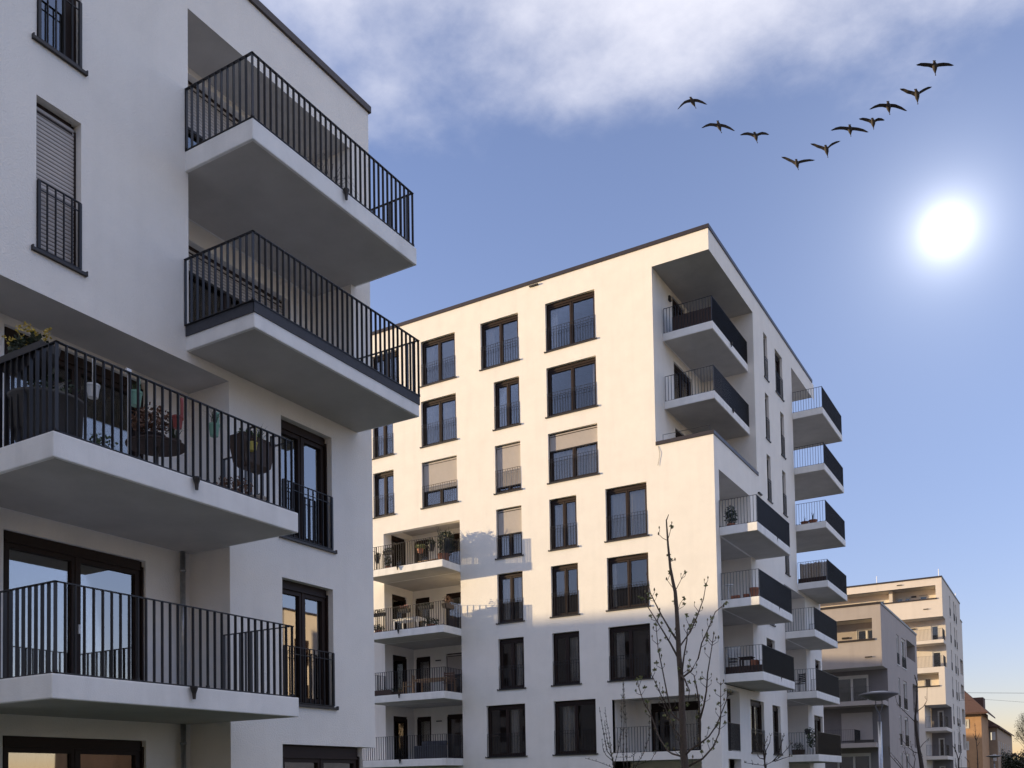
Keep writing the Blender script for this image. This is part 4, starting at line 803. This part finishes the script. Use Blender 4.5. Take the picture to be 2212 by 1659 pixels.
pot('yellow flowering plant behind the sunlit upper rail', (-26.2, 36.4, z4+0.75), 0.15, 0.2, TERRA, plant=('leaf', 240, 0.06, 0.24, 0.26), leaf=LEAFS, cat='potted plant', name='potted_plant')
table('orange wood table on the sunlit upper loggia', -25.8, 36.9, z4, 1.3, 0.7, 0.42, WOOD, WOODL)
trough('dark window box at the left end of the second sunlit rail', -28.0, 35.52, z3+0.78, 0.75, 0.18, 0.15, PLBLK, LEAFD)
trough('window box of pinkish flowers on the second sunlit rail', -26.5, 35.52, z3+0.80, 0.6, 0.2, 0.17, PLBLK, LEAFR, flower=FLOWP)
trough('dark window box in the middle of the second sunlit rail', -25.3, 35.52, z3+0.82, 0.8, 0.2, 0.16, PLBLK, LEAFD)
trough('window box with tall tuft at the corner of the second rail', -24.3, 35.85, z3+0.80, 0.25, 0.7, 0.2, PLBRN, LEAFR, n=300, fh=0.4)
table('pale slatted table on the second sunlit loggia', -27.0, 36.6, z3, 1.5, 0.8, 0.70, PLWHITE)
pot('low round bush on the floor of the second sunlit loggia', (-25.2, 35.8, z3), 0.18, 0.16, TERRA, plant=('leaf', 300, 0.08, 0.4, 0.3), leaf=LEAFD, cat='potted plant', name='potted_plant')
pot('small bush at the left end of the second sunlit loggia floor', (-28.2, 35.7, z3), 0.16, 0.16, TERRA, plant=('leaf', 260, 0.08, 0.3, 0.3), leaf=LEAFD, cat='potted plant', name='potted_plant')
MBx = MB().box(-24.42, -24.40, 36.1, 36.7, z3+0.1, z3+0.55); tag(MBx.build('balcony_cloth', SHADE), 'dark cloth screen at the right end of the second sunlit balcony', 'cloth')
table('long wooden table on the shaded loggia', -25.6, 36.5, z2, 2.0, 0.85, 0.72, WOODL); chair('slatted wooden chair beside the long wooden table, facing the railing corner', -24.6, 36.2, z2, 0.3, WOOD); chair('pale chair left of the long wooden table', -26.9, 36.3, z2, -1.2, WOODL)
trough('low box of ground plants along the shaded loggia rail', -27.6, 35.65, z2, 1.6, 0.25, 0.15, PLBRN, LEAFD, n=260, fh=0.2)
sb = MB().box(-26.3, -24.9, 35.8, 36.5, z1, z1+0.62); sb.box(-26.3, -24.9, 36.4, 36.55, z1+0.62, z1+0.85); tag(sb.build('garden_bench', SLATE, bevel=0.04), 'dark covered bench on the lowest left loggia', 'bench')
# ---- side balconies of the middle block
pot('dark leafy plant behind the upper side balcony rail', (-11.75, 38.0, 11.88), 0.16, 0.25, TERRA, plant=('leaf', 500, 0.09, 0.24, 0.75), leaf=LEAFD, cat='potted plant', name='potted_plant')
pot('large terracotta pot at the corner of the middle side balcony', (-10.80, 37.78, 8.92), 0.19, 0.42, TERRA)
pot('small terracotta pot between the larger one and the box', (-11.13, 37.78, 8.92), 0.13, 0.20, TERRA)
tb2 = MB().box(-11.75, -11.40, 37.68, 37.92, 8.925, 9.12); tag(tb2.build('planter_box', TERRA, bevel=0.02), 'low terracotta planter box on the middle side balcony', 'planter')
rt2 = thing('round_table', 'small pale round table near the wall of the middle side balcony', 'table', (-11.9, 37.85, 8.92)); MB().lathe((-11.9, 37.9, 9.60), [(0, 0), (0.2, 0), (0.2, 0.02), (0, 0.02)], 20).build('tabletop', PLWHITE, rt2); MB().tube([(-11.9, 37.9, 8.92), (-11.9, 37.9, 9.6)], 0.02, 6).build('leg', PLWHITE, rt2)
for k in range(3): chair('slatted grey folding chair in the stack on the lowest side balcony, %s' % ('bottom', 'middle', 'top')[k] if k != 1 else 'slatted grey folding chair, middle one of the stack on the lowest side balcony', -11.78, 37.95, 5.93+k*0.12, 0.1*k, LAMPW, 'stacked balcony chairs')
table('dark covered table on the lowest side balcony', -11.25, 38.0, 5.93, 0.55, 0.5, 0.68, SHADE); cb = MB().box(-11.0, -10.74, 37.7, 37.98, 5.94, 6.45); tag(cb.build('storage_crate', TERRA, bevel=0.01), 'reddish brown box at the corner of the lowest side balcony', 'box')
chair('dark chair on the far balcony of the second stack', -11.55, 47.7, 5.92, -0.6, PLBLK)
pot('dark basket hung high on the lowest far balcony', (-11.15, 47.45, 3.85), 0.14, 0.2, PLBLK, plant=('leaf', 80, 0.06, 0.12, 0.08), leaf=LEAFD); pot('straggly climbing plant on the lowest far balcony', (-11.0, 47.5, 2.86), 0.14, 0.3, PLWHITE, plant=('leaf', 420, 0.09, 0.2, 1.0), leaf=LEAF, cat='potted plant', name='potted_plant')
ls = trough('dense dark shrub row on the lowest far balcony floor', -11.6, 47.4, 2.86, 0.6, 0.3, 0.25, PLBRN, LEAFD, n=300, fh=0.35)
pot('left terracotta pot on the far sky balcony', (-11.62, 50.2, 14.84), 0.21, 0.17, TERRA, plant=('blade', 8, 0.01, 0.15, 0.35), leaf=LEAFD); pot('right terracotta pot on the far sky balcony, with a bare stem', (-11.2, 50.2, 14.84), 0.22, 0.20, TERRA, plant=('blade', 12, 0.01, 0.14, 0.5), leaf=LEAFD)
rs = thing('reed_screen', 'reed cane screen tied inside the fourth far balcony rail', 'screen', (-11.2, 50.05, 11.8)); rm = MB()
for k in range(64):
    x = -11.9+k*0.021; h = 0.98+random.uniform(-0.03, 0.06); rm.box(x, x+0.017, 50.03+random.uniform(0, .012), 50.05, 12.02, 11.80+h)
o = rm.build('canes', REED, rs); o['kind'] = 'stuff'

# ================================================================== STREET LAMPS
def lamp_post(label, x, y, h, r, group='disc street lamps'):
    t = thing('street_lamp', label, 'street lamp', (x, y, 0), group)
    MB().tube([(x, y, 0), (x, y, h-0.9)], [0.075, 0.068], 16).build('post', ZINC, t, smooth=True); MB().tube([(x, y, h-0.9), (x, y, h-0.65)], [0.055, 0.05], 12).build('collar', LAMPD, t)
    MB().lathe((x, y, h), [(0, -0.20), (r*0.35, -0.17), (r*0.75, -0.06), (r, 0.0), (r, 0.035), (r*0.8, 0.075), (r*0.4, 0.11), (0, 0.12)], 40).build('disc', LAMPD, t, smooth=True)
    MB().lathe((x, y, h), [(r*0.82, 0.075), (r*0.4, 0.118), (0, 0.13)], 40).build('disc_cap', LAMPW, t, smooth=True)
    for s in (-1, 1): MB().tube([(x, y, h-0.66), (x+s*0.10, y, h-0.42), (x+s*0.10, y, h-0.15)], 0.018, 8).build('strut', LAMPD, t)
    return t
lamp_post('disc topped street lamp with zinc post before the grey beige block', -5.60, 34.0, 4.43, 0.63)
lamp_post('distant disc street lamp before the tan row house', -8.05, 125.0, 4.05, 0.88)

# ================================================================== TREES
GROWN = []      # points of the limbs grown so far on the present tree, so that a side branch starts on its parent
def branchmesh(mb, pl, y, r0, r1, amp, seed, jit=0.6):
    rnd = random.Random(seed); n = len(pl); k = rnd.uniform(-1, 1); pts = []
    if GROWN and pl[0][1] > 0.01:
        g = min(GROWN, key=lambda q: (q[0]-pl[0][0])**2+(q[2]-pl[0][1])**2); y = g[1]
        if (g[0]-pl[0][0])**2+(g[2]-pl[0][1])**2 > 0.0004: pl = [(g[0], g[2])] + list(pl); n += 1
    for i, (x, z) in enumerate(pl):
        f = i/(n-1) if n > 1 else 0; pts.append((x, y+k*amp*f, z))
    for a, b in zip(pts, pts[1:]):
        for q in range(12): GROWN.append(tuple(a[i]+(b[i]-a[i])*q/12 for i in range(3)))
    GROWN.append(pts[-1])
    mb.tube(pts, [r0+(r1-r0)*i/(n-1) for i in range(n)], 7); return pts
def twigs(mb, bmsh, lf, pts, rnd, pair=0.32, tl=0.13, br=0.028, leafp=0.5):
    V = [Vector(p) for p in pts]; acc = 0
    for a, b in zip(V, V[1:]):
        L = (b-a).length; t = (b-a).normalized() if L > 0 else Vector((0, 0, 1)); acc += L; n = int(acc/pair)
        for i in range(n):
            p = a.lerp(b, (i+rnd.random())/max(n, 1)); s = Vector((rnd.uniform(-1, 1), rnd.uniform(-.6, .6), 0)); s = (s - t*s.dot(t)).normalized()
            for sg in (-1, 1):
                if rnd.random() < 0.25: continue
                l = tl*rnd.uniform(0.5, 1.3); q = p + (s*sg*0.75 + t*0.35 + Vector((0, 0, 0.3)))*l; q2 = q + (t*0.3+Vector((0, 0, 0.6)))*l*0.5
                mb.tube([tuple(p), tuple(q), tuple(q2)], [0.008, 0.006, 0.005], 4); bud(bmsh, lf, q2, br*rnd.uniform(0.7, 1.3), rnd, leafp)
        acc -= n*pair
    bud(bmsh, lf, V[-1], br*1.2, rnd, leafp)
def bud(bmsh, lf, p, r, rnd, leafp):
    bmsh.lathe((p.x, p.y, p.z-r), [(0.0, 0), (r*0.6, r*0.5), (r*0.75, r*1.2), (r*0.4, r*2.2), (0.0, r*2.9)], 6)
    if rnd.random() < leafp:
        for _ in range(12):
            a = Vector((rnd.gauss(0, 1), rnd.gauss(0, 1), rnd.gauss(-0.2, 0.8))).normalized(); b = a.cross(Vector((rnd.gauss(0, 1), rnd.gauss(0, 1), rnd.gauss(0, 1)))).normalized(); l = r*2.2
            lf.quad(tuple(p), tuple(p+a*l*.6+b*l*.3), tuple(p+a*l), tuple(p+a*l*.6-b*l*.3))
TRK = [(-8.80, 24, 0), (-8.82, 24, 1.98), (-8.85, 24, 2.31), (-8.87, 24, 3.41), (-8.87, 24, 4.25), (-8.92, 24, 4.96), (-8.93, 24, 5.47), (-8.95, 24, 6.15), (-8.98, 24, 6.67), (-9.04, 24, 6.96), (-9.1, 24, 7.33), (-9.15, 24, 7.96), (-9.18, 24, 8.62), (-9.11, 24, 8.77)]
TB = [
[(-8.91, 2.28), (-9.22, 2.37), (-9.37, 2.45), (-9.63, 2.8), (-9.75, 3.06), (-9.92, 3.47), (-10.16, 3.85), (-10.3, 4.21), (-10.39, 4.5)],
[(-8.84, 2.29), (-8.63, 2.45), (-8.28, 2.63), (-8.05, 2.76), (-7.79, 3.05), (-7.49, 3.64), (-7.4, 3.85)],
[(-8.82, 1.98), (-8.38, 2.22), (-8.14, 2.52), (-8.02, 2.87), (-8.0, 3.36), (-8.04, 3.78), (-8.07, 4.2)],
[(-8.63, 2.45), (-8.34, 2.58), (-8.28, 3.1), (-8.28, 3.66), (-8.31, 4.07), (-8.34, 4.35), (-8.44, 4.45)],
[(-8.28, 3.24), (-8.14, 3.56), (-8.03, 3.92), (-7.95, 4.38), (-7.82, 4.87), (-7.7, 5.33)],
[(-8.83, 4.39), (-8.61, 4.54), (-8.42, 4.86), (-8.33, 5.25), (-8.11, 5.7), (-7.96, 6.05), (-7.67, 6.26)],
[(-8.91, 5.24), (-8.67, 5.59), (-8.51, 5.99), (-8.35, 6.48), (-8.31, 6.87)],
[(-8.85, 4.31), (-8.74, 4.89), (-8.62, 5.33), (-8.58, 5.58), (-8.4, 5.76)],
[(-8.92, 4.85), (-9.09, 5.26), (-9.26, 5.62), (-9.49, 6.07), (-9.71, 6.49)],
[(-8.94, 5.33), (-9.14, 5.66), (-9.37, 6.08), (-9.66, 6.69), (-9.7, 6.92)],
[(-8.88, 3.16), (-9.18, 3.45), (-9.3, 3.97), (-9.43, 4.66), (-9.54, 5.18), (-9.6, 5.88)],
[(-9.18, 3.45), (-9.45, 3.92), (-9.62, 4.31), (-9.73, 4.54)],
[(-8.84, 4.42), (-8.74, 4.3), (-8.68, 4.15), (-8.61, 4.01), (-8.67, 3.65)],
[(-8.9, 2.77), (-9.14, 3.11), (-9.34, 3.69), (-9.43, 3.84)], [(-8.9, 2.43), (-8.97, 2.91), (-9.2, 3.29)],
[(-8.97, 6.13), (-8.9, 6.38), (-8.82, 6.52)], [(-8.99, 6.67), (-8.84, 6.89), (-8.67, 7.15)], [(-9.14, 8.12), (-9.04, 8.44)], [(-9.16, 8.07), (-9.27, 8.14), (-9.35, 8.24)],
[(-9.11, 7.49), (-9.14, 7.65), (-9.18, 7.72)], [(-9.1, 7.49), (-9.04, 7.58)], [(-9.03, 6.78), (-9.11, 6.92), (-9.15, 7.0)], [(-9.1, 7.44), (-9.17, 7.6)]]
rnd = random.Random(3)
t = thing('bare_tree', 'tall young tree with opening buds before the sunlit front', 'tree', (-8.8, 24, 0))
tm = MB(); tm.tube(TRK, [0.13, 0.10, 0.10, 0.088, 0.078, 0.068, 0.062, 0.054, 0.047, 0.042, 0.035, 0.028, 0.018, 0.008], 12); tm.build('trunk', BARK, t, smooth=True)
br = MB(); bu = MB(); lf = MB(); GROWN.clear()
for a, b in zip(TRK, TRK[1:]):
    for q in range(12): GROWN.append(tuple(a[i]+(b[i]-a[i])*q/12 for i in range(3)))
for i, b in enumerate(TB):
    r0 = 0.030 if len(b) > 4 else (0.018 if len(b) > 3 else 0.010)
    pts = branchmesh(br, b, 24, r0, 0.009 if r0 > .015 else 0.006, 0.9 if len(b) > 4 else 0.25, i)
    twigs(br, bu, lf, pts, rnd, pair=0.30, tl=0.17)
br.build('branch', BARK, t, smooth=True); bu.build('buds', BUD, t)['kind'] = 'stuff'; lf.build('young_leaves', LEAFS, t)
def bare(name, label, cat, y, lines, r0, r1, base, buds=0.012, pair=0.16, tl=0.05, leafp=0.1, m=BARKD, amp=0.3, thin=0.6):
    t = thing(name, label, cat, base); bb = MB(); bu = MB(); lf = MB(); rr = random.Random(len(label)); GROWN.clear()
    for i, b in enumerate(lines):
        P = list(b)
        if i == 0 or b[0][1] < 2.2: P = [(base[0], 0.0)] + P
        pts = branchmesh(bb, P, y, r0*(1.0 if i == 0 else thin), r1*(1.0 if i == 0 else min(1.0, thin*1.6)), amp, i+len(label)); twigs(bb, bu, lf, pts[1:] if len(pts) > 3 else pts, rr, pair, tl, buds, leafp)
    bb.build('branch', m, t, smooth=True); bu.build('buds', BUD, t)['kind'] = 'stuff'; lf.build('young_leaves', LEAFS, t) if lf.f else None
    return t
SH = [[(-12.23, 2.09), (-12.28, 2.41), (-12.46, 2.61), (-12.54, 3.01), (-12.62, 3.44), (-12.71, 3.95)], [(-12.28, 2.31), (-12.53, 2.49), (-12.67, 2.69), (-12.74, 2.99)], [(-12.23, 2.15), (-12.24, 2.44), (-12.3, 3.1), (-12.36, 3.6), (-12.37, 3.94)],
[(-12.25, 2.12), (-12.13, 2.6), (-12.01, 3.25), (-12.03, 3.91), (-12.02, 4.37)], [(-11.76, 2.08), (-11.74, 2.59), (-11.72, 3.57), (-11.74, 4.22), (-11.73, 4.74)], [(-11.9, 2.08), (-11.92, 2.6), (-11.86, 3.57), (-11.88, 4.29), (-11.88, 4.72)],
[(-11.55, 2.07), (-11.54, 2.39), (-11.47, 2.52), (-11.61, 2.39), (-12.07, 2.41)], [(-12.25, 2.28), (-12.41, 2.94), (-12.47, 3.54)], [(-12.25, 2.09), (-12.75, 2.29), (-13.19, 2.41)], [(-11.55, 2.07), (-11.26, 2.57), (-11.11, 3.05), (-11.13, 3.6)], [(-11.55, 2.13), (-10.99, 2.28), (-10.81, 2.56)]]
bare('bare_shrub', 'fine twigged bare shrub left of the tall budding tree', 'shrub', 27, SH, 0.022, 0.005, (-12.0, 27, 0), buds=0.011, pair=0.10, tl=0.045)
ST = [[(-8.37, 2.01), (-8.38, 2.36), (-8.41, 2.57), (-8.54, 2.71), (-8.57, 2.85)], [(-8.38, 2.22), (-8.3, 2.56), (-8.15, 2.8), (-8.1, 3.01)], [(-8.38, 2.29), (-8.55, 2.33), (-8.65, 2.5)], [(-8.37, 2.08), (-8.74, 2.14), (-9.07, 2.2)], [(-8.37, 2.11), (-7.99, 2.31), (-7.78, 2.55), (-7.6, 2.78)], [(-8.1, 2.21), (-7.82, 2.3), (-7.55, 2.37)], [(-8.17, 2.21), (-7.96, 2.41), (-7.8, 2.89), (-7.73, 3.06)], [(-8.38, 2.32), (-8.37, 2.64), (-8.22, 2.98)]]
bare('bare_tree', 'small spreading bare tree before the shaded side of the tall block', 'tree', 30, ST, 0.035, 0.006, (-8.37, 30, 0), buds=0.014, pair=0.2, tl=0.07)
LT = [[(-6.11, 2.08), (-6.15, 2.51), (-6.19, 2.78), (-6.25, 3.33), (-6.29, 3.87), (-6.3, 4.27), (-6.31, 4.46), (-6.22, 5.22), (-6.18, 6.0), (-6.27, 6.41)], [(-6.13, 3.05), (-6.0, 3.23), (-5.79, 3.42)], [(-6.2, 4.73), (-5.92, 4.93), (-5.76, 5.19), (-5.72, 5.83)], [(-6.34, 4.25), (-6.54, 4.48), (-6.98, 4.99), (-7.1, 5.21), (-7.14, 5.46)], [(-6.24, 2.78), (-6.39, 2.82), (-6.58, 2.99), (-6.9, 3.4), (-6.94, 3.62)], [(-6.24, 2.65), (-6.07, 2.62), (-6.14, 2.78)], [(-7.02, 2.11), (-7.26, 2.41), (-7.51, 2.74), (-7.55, 3.1)], [(-6.94, 2.1), (-7.18, 2.46), (-7.48, 2.82)], [(-6.49, 2.09), (-6.68, 2.37), (-6.77, 2.8), (-6.82, 3.16)], [(-6.46, 2.14), (-6.4, 2.52), (-6.56, 3.07), (-6.6, 3.34)]]
bare('bare_tree', 'dark trunked bare tree right of the street lamp', 'tree', 48, LT, 0.11, 0.02, (-6.1, 48, 0), buds=0.02, pair=0.5, tl=0.12, leafp=0.0, thin=0.22)
DT = [[(-7.12, 2.3), (-7.12, 2.97), (-7.25, 3.55), (-7.46, 3.94)], [(-7.1, 2.82), (-6.95, 3.39), (-7.0, 4.51), (-7.01, 5.47)], [(-7.25, 2.3), (-7.28, 2.68)], [(-6.38, 2.28), (-6.45, 2.75), (-6.7, 3.05)]]
bare('bare_tree', 'thin bare tree before the cream block entrance side', 'tree', 75, DT, 0.06, 0.015, (-7.1, 75, 0), buds=0.02, pair=0.5, tl=0.15, leafp=0.0)
DT2 = [[(-5.88, 2.27), (-5.88, 3.5), (-5.94, 4.46), (-5.97, 5.42)], [(-5.9, 4.22), (-5.69, 4.69)], [(-5.92, 4.22), (-6.12, 4.71)], [(-5.9, 3.8), (-5.7, 4.1)]]
bare('bare_tree', 'slim sapling before the ochre house', 'tree', 75, DT2, 0.045, 0.012, (-5.88, 75, 0), buds=0.015, pair=0.4, tl=0.15, leafp=0.0)
rt3 = thing('leafing_tree', 'round crowned tree in thin new leaf at the far right edge', 'tree', (-5.0, 150, 0)); rnd = random.Random(11)
MB().tube([(-5.0, 150, 0), (-5.0, 150, 3), (-5.05, 150, 6)], [0.2, 0.16, 0.1], 8).build('trunk', BARKD, rt3); bb = MB(); cr = MB()
for k in range(170):
    th = rnd.uniform(0, 2*pi); el = rnd.uniform(-0.3, 1.4); R = 2.3*rnd.uniform(0.7, 1); e = Vector((-5+cos(th)*cos(el)*R*0.9, 150+sin(th)*cos(el)*R, 7.6+sin(el)*R*1.35)); m_ = Vector((-5, 150, 5)).lerp(e, 0.5)+Vector((rnd.uniform(-.2, .2), 0, rnd.uniform(-.2, .3)))
    bb.tube([(-5.02, 150, 4.2+rnd.random()*2), tuple(m_), tuple(e)], [0.035, 0.02, 0.008], 4); random.seed(k); leaves(cr, tuple(e), (0.4, 0.4, 0.4), 26, 0.11)
bb.build('branch', BARKD, rt3); cr.build('crown', mat('leaf_pale', (0.20, 0.18, 0.09), 0.7, noise=0.3, nscale=5), rt3)
hd = thing('hedge', 'dark evergreen hedge along the street end at the far right', 'hedge', (-6, 160, 0)); cr = MB(); random.seed(5)
for k in range(60):
    x = -9.4+k*0.14; leaves(cr, (x, 160+random.uniform(-1, 1), 2.6+0.4*sin(k*.9)), (0.7, 0.8, 2.6+0.5*sin(k*0.37)), 260, 0.24)
cr.build('crown', LEAFD, hd)
md = MB(); random.seed(8)
for k in range(80): leaves(md, (-20+k*0.45, 330+random.uniform(-4, 4), 3+random.uniform(-1, 2)), (2, 2, 4.0), 90, 0.8)
o = md.build('far_treeline', LEAFD); o['kind'] = 'stuff'; o['label'] = 'dark line of far trees low above the street end'; o['category'] = 'tree line'

# ================================================================== BIRDS
BIRDS = [
((-15.69, 46.0, 36.49), [(-0.731, -0.453), (-0.369, -0.083), (0.0, 0.0), (0.3, 0.008), (0.795, -0.22), (-0.078, 0.097), (0.246, -0.299)], 'leftmost bird of the flock, wings drooping over the clouds'),
((-14.64, 47.0, 35.4), [(-0.862, -0.123), (-0.435, 0.056), (-0.0, 0.0), (0.368, -0.048), (0.85, -0.318), (-0.05, 0.153), (0.193, -0.3)], 'second bird from the left, right wing drooping'),
((-13.02, 48.0, 34.86), [(-0.784, 0.035), (-0.4, 0.111), (0.0, 0.0), (0.339, 0.118), (0.719, 0.029), (-0.078, 0.084), (0.139, -0.299)], 'third bird from the left, wings nearly level'),
((-11.22, 49.0, 33.33), [(-0.761, 0.33), (-0.396, 0.193), (0.0, 0.0), (0.372, 0.11), (0.962, 0.134), (-0.043, 0.118), (0.146, -0.264)], 'lowest bird at the tip of the flock formation'),
((-9.53, 48.0, 32.89), [(-0.767, 0.272), (-0.403, 0.14), (0.0, 0.0), (0.278, 0.221), (0.723, 0.385), (-0.068, 0.101), (0.132, -0.341)], 'bird with raised wings just above the lowest one'),
((-8.21, 47.0, 32.82), [(-0.908, -0.061), (-0.467, 0.06), (0.0, 0.0), (0.406, -0.02), (0.9, -0.189), (-0.04, 0.116), (0.104, -0.272)], 'broad winged bird between the raised winged and the smallest bird'),
((-7.08, 46.5, 32.44), [(-0.649, 0.15), (-0.314, 0.112), (0.0, 0.0), (0.236, 0.115), (0.558, 0.065), (-0.071, 0.083), (0.089, -0.259)], 'smallest bird of the flock, in the right arm of the formation'),
((-6.19, 45.0, 31.94), [(-0.845, -0.154), (-0.398, 0.031), (0.0, 0.0), (0.335, -0.006), (0.854, -0.263), (-0.043, 0.116), (0.137, -0.304)], 'third bird from the top right, both wings drooping'),
((-4.87, 44.0, 31.33), [(-0.728, 0.246), (-0.392, 0.118), (-0.0, -0.0), (0.289, 0.17), (0.673, 0.309), (-0.097, 0.13), (0.102, -0.34)], 'second bird from the top right, wings raised in a V'),
((-4.04, 43.0, 31.6), [(-0.761, 0.053), (-0.409, 0.064), (0.0, 0.0), (0.359, 0.061), (0.823, 0.002), (-0.05, 0.131), (0.11, -0.302)], 'topmost bird at the right, wings spread straight')]
hx = Vector((cos(YAW), sin(YAW), 0)); hz = Vector((0, 0, 1)); hy = Vector((-sin(YAW), cos(YAW), 0))
for c, P, lab in BIRDS:
    C0 = Vector(c); t = thing('bird', lab, 'bird', c, 'flock of birds in the sky')
    w3 = lambda p, y=0.0: C0 + hx*p[0] + hz*p[1] - hy*y*0.55
    tl, wl_, bo, wr, tr_, hd_, ta = P
    # body: spindle from head to tail (continuous), flying away and up, with feet trailing
    ax_ = [w3(hd_, 0.20), w3((hd_[0]*0.6, hd_[1]*0.7), 0.12), w3((0.01, -0.01), 0.03), w3((ta[0]*0.45, ta[1]*0.38), -0.1), w3((ta[0]*0.72, ta[1]*0.68), -0.2), w3((ta[0]*0.86, ta[1]*0.86), -0.24)]
    b = MB(); b.tube([tuple(p) for p in ax_], [0.045, 0.055, 0.105, 0.085, 0.035, 0.012], 10); b.build('body', FEATH, t, smooth=True)
    f = MB(); f.tube([tuple(w3((ta[0]*0.8, ta[1]*0.8), -0.22)), tuple(w3(ta, -0.28))], 0.010, 5); f.tube([tuple(w3((ta[0]*0.95, ta[1]*0.9), -0.26)), tuple(w3((ta[0]*1.05, ta[1]*1.04), -0.29))], [0.02, 0.022], 5); f.build('foot', FEATH, t)
    be = MB(); hp = w3(hd_, 0.2); be.tube([tuple(hp-hx*0.06), tuple(hp+hx*0.07)], [0.014, 0.014], 5); be.build('beak', FEATH, t)
    for (wm_, tp, s) in ((wl_, tl, -1), (wr, tr_, 1)):
        r0 = Vector((s*0.06, 0.01)); m1 = Vector(wm_); tp = Vector(tp); m0 = r0.lerp(m1, 0.5)+Vector((0, 0.012)); m2 = m1.lerp(tp, 0.5)+Vector((0, 0.02))
        secs = [(r0, 0.075, 0.11), (m0, 0.058, 0.10), (m1, 0.058, 0.10), (m2, 0.046, 0.08), (m1.lerp(tp, 0.82), 0.026, 0.05), (tp, 0.004, 0.01)]
        g_ = MB()
        for q, hh, yy in secs:      # lens-shaped wing section: leading edge ahead and up, trailing edge back and down
            g_.v += [tuple(w3((q.x, q.y+hh*0.45), yy)), tuple(w3((q.x, q.y+hh*0.15), 0.02)), tuple(w3((q.x, q.y-hh), -yy)), tuple(w3((q.x, q.y-hh*0.25), 0.0))]
        for k in range(len(secs)-1):
            for j in range(4): g_.f.append((k*4+j, k*4+(j+1) % 4, (k+1)*4+(j+1) % 4, (k+1)*4+j))
        g_.f.append((0, 1, 2, 3)); g_.build('wing', FEATH, t)
